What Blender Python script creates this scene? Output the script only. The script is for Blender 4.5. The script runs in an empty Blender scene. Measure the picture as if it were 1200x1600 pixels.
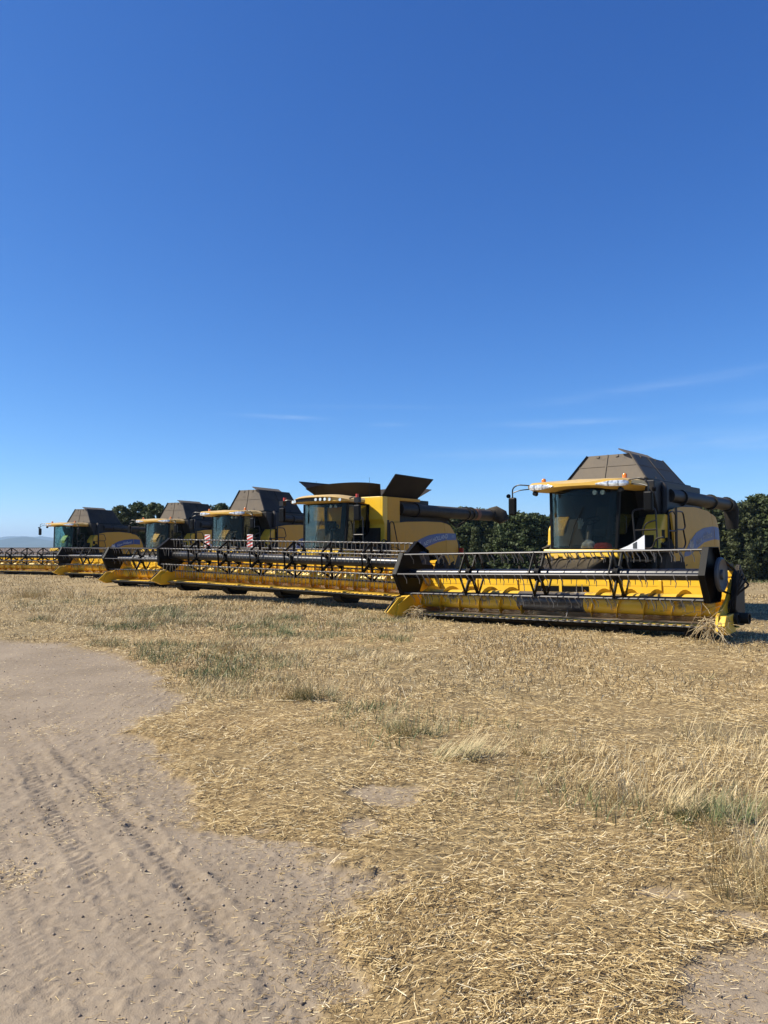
import bpy, bmesh, math, random
import numpy as np
from mathutils import Vector, Matrix

PI = math.pi
R = math.radians
random.seed(7)
RNG = np.random.default_rng(11)
scene = bpy.context.scene
COL = scene.collection

# ------------------------------------------------------------------ camera
F_PX = 1190.0            # focal length in pixels of the 1200 x 1600 photograph
CAM_H = 1.65
PITCH = math.atan(55.0 / F_PX)
cam_data = bpy.data.cameras.new('camera')
cam = bpy.data.objects.new('camera', cam_data)
COL.objects.link(cam)
cam.location = (0, 0, CAM_H)
cam.rotation_euler = (PI / 2 + PITCH, 0, 0)
cam_data.sensor_fit = 'VERTICAL'
cam_data.sensor_height = 24.0
cam_data.lens = F_PX / 1600.0 * 24.0
cam_data.clip_start = 0.05
cam_data.clip_end = 40000
scene.camera = cam

# ------------------------------------------------------------------ sky, sun, exposure
SUN_AZ = Vector((-0.985, -0.10, 0))     # horizontal direction towards the sun
SUN_EL = R(45)
world = bpy.data.worlds.new('World')
scene.world = world
world.use_nodes = True
wt = world.node_tree
wt.nodes.clear()
w_out = wt.nodes.new('ShaderNodeOutputWorld')
w_bg = wt.nodes.new('ShaderNodeBackground')
w_sky = wt.nodes.new('ShaderNodeTexSky')
w_sky.sky_type = 'NISHITA'
w_sky.sun_disc = False
w_sky.sun_elevation = SUN_EL
w_sky.sun_rotation = math.atan2(SUN_AZ.x, SUN_AZ.y)
w_sky.altitude = 3000
w_sky.air_density = 1.0
w_sky.dust_density = 1.0
w_sky.ozone_density = 10.0
w_bg.inputs['Strength'].default_value = 0.101


def wn(kind, **kw):
    n = wt.nodes.new(kind)
    for k, v in kw.items():
        setattr(n, k, v)
    return n


# thin cirrus streaks, low in the sky: (bearing, height, half length, half thickness, tilt, strength)
L = wt.links.new
CIRRUS = [(-0.134, 0.168, 0.045, 0.0024, -0.02, 0.34), (0.008, 0.160, 0.022, 0.0022, 0.0, 0.16), (0.235, 0.158, 0.075, 0.0040, 0.0, 0.20),
          (0.165, 0.121, 0.10, 0.0060, 0.02, 0.16), (0.41, 0.128, 0.14, 0.013, 0.02, 0.17), (0.36, 0.198, 0.14, 0.0060, 0.09, 0.12),
          (-0.02, 0.182, 0.10, 0.0030, 0.0, 0.07), (0.52, 0.165, 0.10, 0.008, 0.0, 0.14), (0.30, 0.095, 0.16, 0.010, 0.0, 0.12)]


def wmath(op, a, b=None):
    n = wn('ShaderNodeMath', operation=op)
    for q, v in enumerate((a, b)):
        if v is None:
            continue
        if isinstance(v, (int, float)):
            n.inputs[q].default_value = v
        else:
            L(v, n.inputs[q])
    return n.outputs['Value']


w_tc = wn('ShaderNodeTexCoord')
w_sep = wn('ShaderNodeSeparateXYZ')
L(w_tc.outputs['Generated'], w_sep.inputs['Vector'])
w_az = wmath('ARCTAN2', w_sep.outputs['X'], w_sep.outputs['Y'])
w_map = wn('ShaderNodeMapping')
w_map.inputs['Scale'].default_value = (7.0, 7.0, 60.0)
w_noise = wn('ShaderNodeTexNoise')
w_noise.inputs['Scale'].default_value = 2.0
w_noise.inputs['Detail'].default_value = 5.0
w_noise.inputs['Roughness'].default_value = 0.6
L(w_tc.outputs['Generated'], w_map.inputs['Vector'])
L(w_map.outputs['Vector'], w_noise.inputs['Vector'])
w_nz = wmath('MULTIPLY', wmath('SUBTRACT', w_noise.outputs['Fac'], 0.25), 2.0)
w_sum = None
for (a0, e0, wa, we, tilt, amp) in CIRRUS:
    da = wmath('SUBTRACT', w_az, a0)
    de = wmath('SUBTRACT', wmath('SUBTRACT', w_sep.outputs['Z'], e0), wmath('MULTIPLY', da, tilt))
    de = wmath('ADD', de, wmath('MULTIPLY', wmath('SUBTRACT', w_noise.outputs['Fac'], 0.5), we * 1.2))
    q = wmath('ADD', wmath('POWER', wmath('ABSOLUTE', wmath('DIVIDE', da, wa)), 2.0), wmath('POWER', wmath('ABSOLUTE', wmath('DIVIDE', de, we)), 2.0))
    g_ = wmath('MULTIPLY', wmath('EXPONENT', wmath('MULTIPLY', q, -1.0)), amp)
    w_sum = g_ if w_sum is None else wmath('ADD', w_sum, g_)
w_cl = wmath('MULTIPLY', w_sum, w_nz)
w_mix = wn('ShaderNodeMix', data_type='RGBA')
w_mix.clamp_factor = True
L(w_cl, w_mix.inputs['Factor'])
w_tint = wn('ShaderNodeMix', data_type='RGBA', blend_type='MULTIPLY')
w_tint.inputs['Factor'].default_value = 1.0
w_tint.inputs['B'].default_value = (0.76, 1.02, 1.30, 1)
L(w_sky.outputs['Color'], w_tint.inputs['A'])
# the photograph's colour response for the whole sky: one power curve per channel
w_sc = wn('ShaderNodeSeparateColor')
w_cc = wn('ShaderNodeCombineColor')
L(w_tint.outputs['Result'], w_sc.inputs['Color'])
for ch, gm, kk in (('Red', 1.45, 1.15), ('Green', 1.147, 0.898), ('Blue', 0.83, 1.185)):
    L(wmath('MULTIPLY', wmath('POWER', w_sc.outputs[ch], gm), kk), w_cc.inputs[ch])
L(w_cc.outputs['Color'], w_mix.inputs['A'])
w_mix.inputs['B'].default_value = (5.2, 6.2, 7.4, 1)
L(w_mix.outputs['Result'], w_bg.inputs['Color'])
L(w_bg.outputs['Background'], w_out.inputs['Surface'])

sun_data = bpy.data.lights.new('sun', 'SUN')
sun_data.energy = 5.0
sun_data.angle = R(0.55)
sun_data.color = (1.0, 0.93, 0.80)
sun = bpy.data.objects.new('sun', sun_data)
COL.objects.link(sun)
to_sun = (SUN_AZ.normalized() * math.cos(SUN_EL) + Vector((0, 0, math.sin(SUN_EL)))).normalized()
sun.rotation_euler = (-to_sun).to_track_quat('-Z', 'Y').to_euler()
sun.location = to_sun * 60

vs = scene.view_settings
vs.view_transform = 'Standard'
vs.look = 'None'
vs.exposure = 0.62
vs.gamma = 1.0
vs.use_curve_mapping = False
scene.cycles.max_bounces = 8
scene.cycles.transparent_max_bounces = 12
scene.cycles.volume_bounces = 0
scene.cycles.use_denoising = True


# ------------------------------------------------------------------ material helpers
class Mat:
    def __init__(self, name):
        self.m = bpy.data.materials.new(name)
        self.m.use_nodes = True
        self.t = self.m.node_tree
        self.b = self.t.nodes['Principled BSDF']

    def n(self, kind, **kw):
        n = self.t.nodes.new(kind)
        for k, v in kw.items():
            setattr(n, k, v)
        return n

    def l(self, a, b):
        self.t.links.new(a, b)

    def noise(self, scale, detail=4, rough=0.6, coord='Object', stretch=None):
        tc = self.n('ShaderNodeTexCoord')
        no = self.n('ShaderNodeTexNoise')
        no.inputs['Scale'].default_value = scale
        no.inputs['Detail'].default_value = detail
        no.inputs['Roughness'].default_value = rough
        if stretch:
            mp = self.n('ShaderNodeMapping')
            mp.inputs['Scale'].default_value = stretch
            self.l(tc.outputs[coord], mp.inputs['Vector'])
            self.l(mp.outputs['Vector'], no.inputs['Vector'])
        else:
            self.l(tc.outputs[coord], no.inputs['Vector'])
        return no.outputs['Fac']

    def ramp(self, fac, stops):
        r = self.n('ShaderNodeValToRGB')
        e = r.color_ramp.elements
        while len(e) > 1:
            e.remove(e[-1])
        for i, (p, c) in enumerate(stops):
            if i == 0:
                e[0].position = p
                e[0].color = (*c, 1) if len(c) == 3 else c
            else:
                x = e.new(p)
                x.color = (*c, 1) if len(c) == 3 else c
        self.l(fac, r.inputs['Fac'])
        return r.outputs['Color']

    def mix(self, fac, a, b):
        m = self.n('ShaderNodeMix', data_type='RGBA')
        for sock, v in (('Factor', fac), ('A', a), ('B', b)):
            if isinstance(v, (int, float)):
                m.inputs[sock].default_value = v
            elif isinstance(v, tuple):
                m.inputs[sock].default_value = (*v, 1) if len(v) == 3 else v
            else:
                self.l(v, m.inputs[sock])
        return m.outputs['Result']

    def math(self, op, a, b=None, clamp=False):
        m = self.n('ShaderNodeMath', operation=op)
        m.use_clamp = clamp
        for i, v in enumerate((a, b)):
            if v is None:
                continue
            if isinstance(v, (int, float)):
                m.inputs[i].default_value = v
            else:
                self.l(v, m.inputs[i])
        return m.outputs['Value']

    def base(self, c):
        if isinstance(c, tuple):
            self.b.inputs['Base Color'].default_value = (*c, 1)
        else:
            self.l(c, self.b.inputs['Base Color'])

    def rough(self, v):
        if isinstance(v, (int, float)):
            self.b.inputs['Roughness'].default_value = v
        else:
            self.l(v, self.b.inputs['Roughness'])

    def bump(self, h, strength=0.3, dist=0.02):
        b = self.n('ShaderNodeBump')
        b.inputs['Strength'].default_value = strength
        b.inputs['Distance'].default_value = dist
        self.l(h, b.inputs['Height'])
        self.l(b.outputs['Normal'], self.b.inputs['Normal'])

    def upness(self, lo=0.2, hi=0.95):
        g = self.n('ShaderNodeNewGeometry')
        s = self.n('ShaderNodeSeparateXYZ')
        self.l(g.outputs['Normal'], s.inputs['Vector'])
        mr = self.n('ShaderNodeMapRange')
        mr.inputs['From Min'].default_value = lo
        mr.inputs['From Max'].default_value = hi
        self.l(s.outputs['Z'], mr.inputs['Value'])
        return mr.outputs['Result']


DUST = (0.30, 0.235, 0.15)
M = {}


def painted(name, col, rough=0.42, dust=0.25, top_dust=0.5, metallic=0.0, chip=None, scale=2.5, streak=True, spec=0.5):
    """paint or plastic with dust lying on it, more of it on surfaces that look up"""
    m = Mat(name)
    n1 = m.noise(scale, 5, 0.62)
    n2 = m.noise(14, 4, 0.6)
    d = m.math('MULTIPLY', m.math('SUBTRACT', n1, 0.38, True), 3.0 * dust, True)
    u = m.math('MULTIPLY', m.upness(), top_dust)
    u = m.math('MULTIPLY', u, m.math('ADD', n2, 0.35))
    d = m.math('ADD', d, u, True)
    if streak:
        n3 = m.noise(3.0, 3, 0.6, stretch=(6, 6, 0.5))
        d = m.math('ADD', d, m.math('MULTIPLY', m.math('SUBTRACT', n3, 0.55, True), 1.5 * dust, True), True)
    c = m.mix(n2, tuple(x * 0.86 for x in col), col)
    if chip:
        n4 = m.noise(5.0, 6, 0.7, stretch=(0.5, 1, 1))
        f = m.math('MULTIPLY', m.math('SUBTRACT', n4, chip[1], True), 9.0, True)
        c = m.mix(f, c, chip[0])
    c = m.mix(d, c, DUST)
    m.base(c)
    m.rough(m.math('ADD', m.math('MULTIPLY', d, 0.45), rough, True))
    m.b.inputs['Metallic'].default_value = metallic
    m.b.inputs['Specular IOR Level'].default_value = spec
    m.bump(n2, 0.06, 0.01)
    M[name] = m.m
    return m


painted('yellow', (0.82, 0.50, 0.025), 0.36, 0.06, 0.18, chip=((0.16, 0.09, 0.03), 0.70))
painted('yellow_dusty', (0.66, 0.335, 0.016), 0.5, 0.14, 0.3, spec=0.3)
painted('roof_yellow', (0.80, 0.49, 0.09), 0.36, 0.12, 0.75)
painted('auger_yellow', (0.78, 0.46, 0.02), 0.30, 0.08, 0.15, chip=((0.05, 0.045, 0.035), 0.545))
painted('auger_dark', (0.035, 0.035, 0.04), 0.28, 0.2, 0.2, chip=((0.33, 0.32, 0.30), 0.56))  # dark drum finish; also paints the shade on the header floor
painted('black', (0.003, 0.003, 0.0032), 0.48, 0.0, 0.02, spec=0.12)
painted('dark_frame', (0.007, 0.0066, 0.006), 0.5, 0.05, 0.14, spec=0.2)
painted('tank_dark', (0.013, 0.013, 0.0145), 0.5, 0.07, 0.2, spec=0.25)
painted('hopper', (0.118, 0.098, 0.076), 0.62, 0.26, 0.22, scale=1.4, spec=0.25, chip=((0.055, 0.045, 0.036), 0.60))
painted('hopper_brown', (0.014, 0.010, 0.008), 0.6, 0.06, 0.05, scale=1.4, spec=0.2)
painted('hopper_black', (0.012, 0.0115, 0.0115), 0.6, 0.10, 0.25, scale=1.4, spec=0.2)  # black hopper sheet, less dusted than the front panel
painted('reel_tube', (0.009, 0.0095, 0.012), 0.30, 0.02, 0.035)
painted('steel_bar', (0.02, 0.019, 0.021), 0.36, 0.02, 0.09, metallic=0.1)
painted('tine_steel', (0.24, 0.23, 0.205), 0.42, 0.1, 0.3, metallic=0.15, streak=False)
painted('guard_steel', (0.30, 0.29, 0.27), 0.34, 0.2, 0.4, metallic=0.5, streak=False)
painted('rail', (0.012, 0.011, 0.011), 0.34, 0.04, 0.25, spec=0.3)
painted('tube_brown', (0.016, 0.0135, 0.011), 0.5, 0.10, 0.26, spec=0.22)
painted('rubber', (0.010, 0.0095, 0.009), 0.8, 0.12, 0.2, spec=0.2)
painted('pulley', (0.05, 0.054, 0.06), 0.42, 0.08, 0.1)
painted('seat_fabric', (0.05, 0.052, 0.05), 0.85, 0.1, 0.2, spec=0.2)
painted('lining', (0.008, 0.008, 0.008), 0.9, 0.02, 0.0, spec=0.1)
painted('curtain', (0.03, 0.04, 0.06), 0.8, 0.08, 0.0)
painted('white_paint', (0.78, 0.78, 0.77), 0.4, 0.05, 0.1)
painted('decal_blue', (0.035, 0.06, 0.20), 0.38, 0.14, 0.0)
painted('decal_faded', (0.085, 0.13, 0.27), 0.5, 0.45, 0.0, scale=3.5)
painted('decal_white', (0.62, 0.62, 0.60), 0.4, 0.12, 0.0)
painted('decal_worn', (0.42, 0.42, 0.40), 0.5, 0.75, 0.0, scale=6)
painted('decal_model', (0.22, 0.26, 0.36), 0.4, 0.2, 0.0)
painted('red_paint', (0.55, 0.045, 0.025), 0.4, 0.1, 0.1)
painted('rust', (0.16, 0.06, 0.03), 0.7, 0.2, 0.1)
painted('glove', (0.35, 0.42, 0.40), 0.8, 0.1, 0.1)

m = Mat('plastic_bag')
m.base((0.75, 0.8, 0.82)); m.rough(0.25)
M['plastic_bag'] = m.m
m = Mat('red_cloth')
m.base(m.ramp(m.noise(8), [(0.4, (0.30, 0.02, 0.015)), (0.7, (0.45, 0.05, 0.03))])); m.rough(0.8)
M['red_cloth'] = m.m
m = Mat('hi_vis')
m.base(m.ramp(m.noise(5), [(0.4, (0.55, 0.52, 0.03)), (0.7, (0.72, 0.68, 0.08))])); m.rough(0.7)
M['hi_vis'] = m.m
m = Mat('amber')
m.base((0.85, 0.24, 0.01)); m.rough(0.12)
m.b.inputs['Transmission Weight'].default_value = 0.25
m.b.inputs['Coat Weight'].default_value = 0.5
M['amber'] = m.m
m = Mat('lamp_glass')
m.base(m.ramp(m.noise(16, 2), [(0.40, (0.42, 0.43, 0.44)), (0.60, (0.80, 0.81, 0.80))])); m.rough(0.12)
m.b.inputs['Coat Weight'].default_value = 1.0
m.b.inputs['Metallic'].default_value = 0.35
M['lamp_glass'] = m.m


def glass_mat(name, tint, dirt):
    m = Mat(name)
    t = m.t
    t.nodes.remove(m.b)
    out = t.nodes['Material Output']
    tr = m.n('ShaderNodeBsdfTransparent')
    tr.inputs['Color'].default_value = (*tint, 1)
    gl = m.n('ShaderNodeBsdfGlossy')
    gl.inputs['Roughness'].default_value = 0.02
    gl.inputs['Color'].default_value = (0.55, 0.62, 0.62, 1)
    fr = m.n('ShaderNodeFresnel')
    fr.inputs['IOR'].default_value = 1.35
    mx = m.n('ShaderNodeMixShader')
    m.l(m.math('MULTIPLY', fr.outputs['Fac'], 0.6), mx.inputs['Fac'])
    m.l(tr.outputs['BSDF'], mx.inputs[1])
    m.l(gl.outputs['BSDF'], mx.inputs[2])
    df = m.n('ShaderNodeBsdfDiffuse')
    df.inputs['Color'].default_value = (*DUST, 1)
    mx2 = m.n('ShaderNodeMixShader')
    f = m.math('MULTIPLY', m.noise(2.2, 4, 0.6), dirt)
    m.l(f, mx2.inputs['Fac'])
    m.l(mx.outputs['Shader'], mx2.inputs[1])
    m.l(df.outputs['BSDF'], mx2.inputs[2])
    m.l(mx2.outputs['Shader'], out.inputs['Surface'])
    M[name] = m.m


glass_mat('glass', (0.76, 0.75, 0.69), 0.006)
glass_mat('glass_teal', (0.62, 0.76, 0.74), 0.010)


# ------------------------------------------------------------------ mesh builder
def rounded(pts, rad, n=3):
    pts = [Vector(p) for p in pts]
    out = [pts[0]]
    for a, b, c in zip(pts, pts[1:], pts[2:]):
        r = min(rad, (a - b).length * 0.45, (c - b).length * 0.45)
        p0 = b + (a - b).normalized() * r
        p1 = b + (c - b).normalized() * r
        for i in range(n + 1):
            t = i / n
            out.append(p0 * (1 - t) ** 2 + b * 2 * t * (1 - t) + p1 * t * t)
    out.append(pts[-1])
    return out


class MB:
    def __init__(self):
        self.v = []
        self.f = []

    def add(self, vs_, fs):
        o = len(self.v)
        self.v.extend([tuple(p) for p in vs_])
        self.f.extend([tuple(i + o for i in f) for f in fs])
        return self

    def hexa(self, p):
        return self.add(p, [(0, 3, 2, 1), (4, 5, 6, 7), (0, 1, 5, 4), (1, 2, 6, 5), (2, 3, 7, 6), (3, 0, 4, 7)])

    def box(self, x0, x1, y0, y1, z0, z1):
        return self.hexa([(x0, y0, z0), (x1, y0, z0), (x1, y1, z0), (x0, y1, z0),
                          (x0, y0, z1), (x1, y0, z1), (x1, y1, z1), (x0, y1, z1)])

    def bar(self, p, q, w, h, up=(0, 0, 1)):
        p, q = Vector(p), Vector(q)
        d = (q - p).normalized()
        u = Vector(up)
        if abs(d.dot(u)) > 0.98:
            u = Vector((1, 0, 0))
        s = d.cross(u).normalized()
        u = s.cross(d).normalized()
        s *= w / 2
        u *= h / 2
        return self.hexa([p - s - u, p + s - u, q + s - u, q - s - u, p - s + u, p + s + u, q + s + u, q - s + u])

    def tube(self, pts, r, n=6, caps=True):
        pts = [Vector(p) for p in pts]
        k = len(pts)
        rs = r if isinstance(r, (list, tuple)) else [r] * k
        t0 = (pts[1] - pts[0]).normalized()
        ref = Vector((0, 0, 1)) if abs(t0.z) < 0.9 else Vector((1, 0, 0))
        nrm = t0.cross(ref).normalized()
        vs_, fs = [], []
        for i, p in enumerate(pts):
            t = (pts[min(i + 1, k - 1)] - pts[max(i - 1, 0)]).normalized()
            nrm = (nrm - t * nrm.dot(t)).normalized()
            b = t.cross(nrm)
            for j in range(n):
                a = 2 * PI * j / n
                vs_.append(p + (nrm * math.cos(a) + b * math.sin(a)) * rs[i])
        for i in range(k - 1):
            for j in range(n):
                j2 = (j + 1) % n
                fs.append((i * n + j, i * n + j2, (i + 1) * n + j2, (i + 1) * n + j))
        if caps:
            fs.append(tuple(range(n - 1, -1, -1)))
            fs.append(tuple((k - 1) * n + j for j in range(n)))
        return self.add(vs_, fs)

    def cyl(self, p, q, r, n=16, r2=None):
        return self.tube([p, q], [r, r if r2 is None else r2], n)

    def prism(self, poly, axis, a, b):
        """poly of 2-D points extruded along axis ('x': poly is (y, z); 'y': (x, z); 'z': (x, y))"""
        n = len(poly)

        def mk(t, p):
            if axis == 'x':
                return (t, p[0], p[1])
            if axis == 'y':
                return (p[0], t, p[1])
            return (p[0], p[1], t)
        vs_ = [mk(a, p) for p in poly] + [mk(b, p) for p in poly]
        fs = [tuple(range(n - 1, -1, -1)), tuple(range(n, 2 * n))]
        for i in range(n):
            j = (i + 1) % n
            fs.append((i, j, n + j, n + i))
        return self.add(vs_, fs)

    def lathe(self, prof, c, axis='x', n=24):
        """prof: (offset along axis, radius)"""
        vs_, fs = [], []
        for (o, r) in prof:
            for j in range(n):
                a = 2 * PI * j / n
                u, v = r * math.cos(a), r * math.sin(a)
                if axis == 'x':
                    vs_.append((c[0] + o, c[1] + u, c[2] + v))
                elif axis == 'y':
                    vs_.append((c[0] + u, c[1] + o, c[2] + v))
                else:
                    vs_.append((c[0] + u, c[1] + v, c[2] + o))
        for i in range(len(prof) - 1):
            for j in range(n):
                j2 = (j + 1) % n
                fs.append((i * n + j, i * n + j2, (i + 1) * n + j2, (i + 1) * n + j))
        fs.append(tuple(range(n - 1, -1, -1)))
        fs.append(tuple((len(prof) - 1) * n + j for j in range(n)))
        return self.add(vs_, fs)

    def sheet(self, fn, us, vs_in, thick):
        """closed sheet: fn(u, v) -> point; thick is an offset vector"""
        nu, nv = len(us), len(vs_in)
        pts = [Vector(fn(u, v)) for u in us for v in vs_in]
        th = Vector(thick)
        vs_ = pts + [p + th for p in pts]
        o = nu * nv
        fs = []
        for i in range(nu - 1):
            for j in range(nv - 1):
                a, b, c, d = i * nv + j, (i + 1) * nv + j, (i + 1) * nv + j + 1, i * nv + j + 1
                fs.append((a, b, c, d))
                fs.append((o + a, o + d, o + c, o + b))
        for i in range(nu - 1):
            a, b = i * nv, (i + 1) * nv
            fs.append((a, o + a, o + b, b))
            a, b = i * nv + nv - 1, (i + 1) * nv + nv - 1
            fs.append((a, b, o + b, o + a))
        for j in range(nv - 1):
            a, b = j, j + 1
            fs.append((a, b, o + b, o + a))
            a, b = (nu - 1) * nv + j, (nu - 1) * nv + j + 1
            fs.append((a, o + a, o + b, b))
        return self.add(vs_, fs)

    def build(self, name, mat, parent=None, smooth=False, bevel=0.0):
        me = bpy.data.meshes.new(name)
        me.from_pydata(self.v, [], self.f)
        bm = bmesh.new()
        bm.from_mesh(me)
        bmesh.ops.recalc_face_normals(bm, faces=bm.faces)
        if smooth:
            for f in bm.faces:
                f.smooth = True
            for e in bm.edges:
                if len(e.link_faces) == 2 and e.calc_face_angle(0) > R(38):
                    e.smooth = False
        bm.to_mesh(me)
        bm.free()
        me.materials.append(M[mat] if isinstance(mat, str) else mat)
        o = bpy.data.objects.new(name, me)
        COL.objects.link(o)
        if parent:
            o.parent = parent
        if bevel:
            b = o.modifiers.new('bevel', 'BEVEL')
            b.width = bevel
            b.segments = 2
            b.limit_method = 'ANGLE'
        return o


def place(me, name, parent, loc=(0, 0, 0), rot=(0, 0, 0)):
    o = bpy.data.objects.new(name, me)
    COL.objects.link(o)
    o.parent = parent
    o.location = loc
    o.rotation_euler = rot
    return o


def tag(o, label=None, cat=None, group=None, kind=None):
    if label:
        o['label'] = label
    if cat:
        o['category'] = cat
    if group:
        o['group'] = group
    if kind:
        o['kind'] = kind
    return o


def empty(name, loc, rz=0.0):
    o = bpy.data.objects.new(name, None)
    COL.objects.link(o)
    o.location = loc
    o.rotation_euler = (0, 0, rz)
    o.empty_display_size = 0.3
    return o


def lerp(a, b, t):
    return a + (b - a) * t


def interp(pts, x):
    if x <= pts[0][0]:
        return pts[0][1]
    for (x0, y0), (x1, y1) in zip(pts, pts[1:]):
        if x <= x1:
            return lerp(y0, y1, (x - x0) / (x1 - x0))
    return pts[-1][1]


def smooth01(t):
    t = max(0.0, min(1.0, t))
    return t * t * (3 - 2 * t)


def hit_ground(px, py, z=0.0):
    """where the photograph's pixel meets the ground (used once, to survey the place)"""
    x, up = (px - 600) / F_PX, (800 - py) / F_PX
    dy = math.cos(PITCH) - up * math.sin(PITCH)
    dz = math.sin(PITCH) + up * math.cos(PITCH)
    t = (z - CAM_H) / dz
    return x * t, dy * t


# ------------------------------------------------------------------ ground
TRACK_PX = [(-300, 1000), (0, 1003), (110, 1010), (200, 1030), (270, 1080), (287, 1100), (225, 1128), (190, 1148),
            (255, 1190), (300, 1228), (330, 1275), (440, 1325), (558, 1385), (522, 1430), (508, 1470), (525, 1540),
            (548, 1600), (575, 1720), (600, 2000), (-900, 2000), (-900, 1000)]
CORNER_PX = [(1230, 1462), (1130, 1492), (1095, 1530), (1078, 1600), (1060, 1720), (1050, 1900), (1700, 1900), (1700, 1440)]
TRACK = [hit_ground(*p) for p in TRACK_PX]
CORNER = [hit_ground(*p) for p in CORNER_PX]
PATCHES = [(hit_ground(605, 1242), 0.26, 0.20), (hit_ground(560, 1292), 0.10, 0.17), (hit_ground(1160, 1440), 0.13, 0.10),
           (hit_ground(1040, 1400), 0.16, 0.08)]


def signed_dist(poly, X, Y):
    """positive inside"""
    P = np.array(poly)
    Q = np.roll(P, -1, axis=0)
    best = np.full(X.shape, 1e9)
    inside = np.zeros(X.shape, bool)
    for (x0, y0), (x1, y1) in zip(P, Q):
        dx, dy = x1 - x0, y1 - y0
        t = np.clip(((X - x0) * dx + (Y - y0) * dy) / (dx * dx + dy * dy + 1e-12), 0, 1)
        best = np.minimum(best, np.hypot(X - x0 - t * dx, Y - y0 - t * dy))
        c = ((y0 > Y) != (y1 > Y)) & (X < (x1 - x0) * (Y - y0) / (y1 - y0 + 1e-12) + x0)
        inside ^= c
    return np.where(inside, best, -best)


def vnoise(X, Y, scale, seed):
    """value noise, vectorised"""
    x, y = X / scale, Y / scale
    xi, yi = np.floor(x).astype(np.int64), np.floor(y).astype(np.int64)
    xf, yf = x - xi, y - yi
    xf, yf = xf * xf * (3 - 2 * xf), yf * yf * (3 - 2 * yf)

    def h(a, b):
        n = (a * 374761393 + b * 668265263 + seed * 974634541) & 0xFFFFFFFF
        n = ((n ^ (n >> 13)) * 1274126177) & 0xFFFFFFFF
        return ((n ^ (n >> 16)) & 0xFFFF) / 65535.0
    a, b, c, d = h(xi, yi), h(xi + 1, yi), h(xi, yi + 1), h(xi + 1, yi + 1)
    return (a * (1 - xf) + b * xf) * (1 - yf) + (c * (1 - xf) + d * xf) * yf


def fbm(X, Y, scale, seed, octaves=4):
    s, a, t = 0, 1.0, 0
    for i in range(octaves):
        s = s + a * vnoise(X, Y, scale / 2 ** i, seed + i * 17)
        t += a
        a *= 0.5
    return s / t


def sstep(a, b, x):
    t = np.clip((x - a) / (b - a), 0, 1)
    return t * t * (3 - 2 * t)


def bare_mask(X, Y):
    """1 where bare dirt shows, 0 where straw and stubble cover the ground"""
    w = (fbm(X, Y, 0.5, 3, 4) - 0.5) * 0.46 + (fbm(X, Y, 0.10, 31, 3) - 0.5) * 0.36
    near = Y < 30
    m_ = np.zeros(X.shape)
    d = signed_dist(TRACK, X, Y) + w
    m_ = np.maximum(m_, sstep(-0.06, 0.10, d))
    d = signed_dist(CORNER, X, Y) + w * 0.8
    m_ = np.maximum(m_, sstep(-0.06, 0.10, d))
    for (c, rx, ry) in PATCHES:
        q = np.hypot((X - c[0]) / rx, (Y - c[1]) / ry) - w * 3.2
        m_ = np.maximum(m_, sstep(1.1, 0.75, q) * 0.85)
    return m_ * near


def far_fall(X, Y):
    """the field falls away gently towards the wood on the right"""
    return -2.3 * sstep(30, 78, Y) * sstep(-14, 16, X)


def edge_dist(X, Y):
    return np.maximum(signed_dist(TRACK, X, Y), signed_dist(CORNER, X, Y))


TREADS = [((-0.44, 2.6), (-2.74, 6.0), 0.11, 0.42, 0.062), ((-0.88, 2.6), (-3.2, 6.0), 0.09, 0.22, 0.05),
          ((-1.45, 2.6), (-3.7, 6.0), 0.15, 0.22, 0.07), ((-0.20, 2.6), (-2.45, 6.0), 0.06, 0.48, 0.055),
          ((-1.15, 2.6), (-3.45, 6.0), 0.06, 0.20, 0.045)]


def ground_z(X, Y, detail=True):
    z = far_fall(X, Y)
    z = z + 0.05 * (fbm(X, Y, 3.0, 5, 3) - 0.5) * sstep(3, 9, Y)
    bm_ = bare_mask(X, Y)
    z = z + (1 - bm_) * 0.022 * (Y < 40)
    if detail:
        z = z + (1 - bm_) * 0.075 * (fbm(X, Y, 0.35, 9, 4) - 0.5) * sstep(60, 20, Y)
        z = z + bm_ * 0.030 * (fbm(X, Y, 0.6, 21, 4) - 0.5)
        z = z + bm_ * 0.022 * np.maximum(fbm(X, Y, 0.055, 22, 2) - 0.55, 0) * 2.0 + bm_ * 0.010 * (fbm(X, Y, 0.12, 24, 3) - 0.5)
        # a long shallow rut and the tyre prints along the track
        for k, (a, b, w, amp, pitch) in enumerate(TREADS):
            dx, dy = b[0] - a[0], b[1] - a[1]
            ln = math.hypot(dx, dy)
            ux, uy = dx / ln, dy / ln
            s = (X - a[0]) * ux + (Y - a[1]) * uy
            bend = 0.05 * np.sin(s * 0.8 + k)
            t = (X - a[0]) * uy - (Y - a[1]) * ux + bend
            fade = (0.25 + 0.75 * sstep(0.28, 0.55, fbm(X + 9 * k, Y, 0.6, 40 + k, 3))) * sstep(-3, -1.5, s) * sstep(9, 5, s)
            edge = sstep(w + 0.03, w - 0.01, np.abs(t))
            lug = 0.5 + 0.5 * np.sin(2 * PI * (s + np.abs(t) * 0.55) / pitch)
            mid = sstep(0.012, 0.03, np.abs(t))
            ridge = np.exp(-((np.abs(t) - w - 0.035) / 0.03) ** 2)
            z = z + bm_ * amp * fade * (edge * (-0.020 + 0.020 * sstep(0.35, 0.75, lug) * mid) + 0.012 * ridge)
    return z


def axis_samples(core0, core1, step, lo, hi, growth):
    a = list(np.arange(core0, core1 + 1e-6, step))
    s, x = step, a[-1]
    while x < hi:
        s *= growth
        x += s
        a.append(x)
    s, x, left = step, a[0], []
    while x > lo:
        s *= growth
        x -= s
        left.append(x)
    return np.array(left[::-1] + a)


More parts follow.
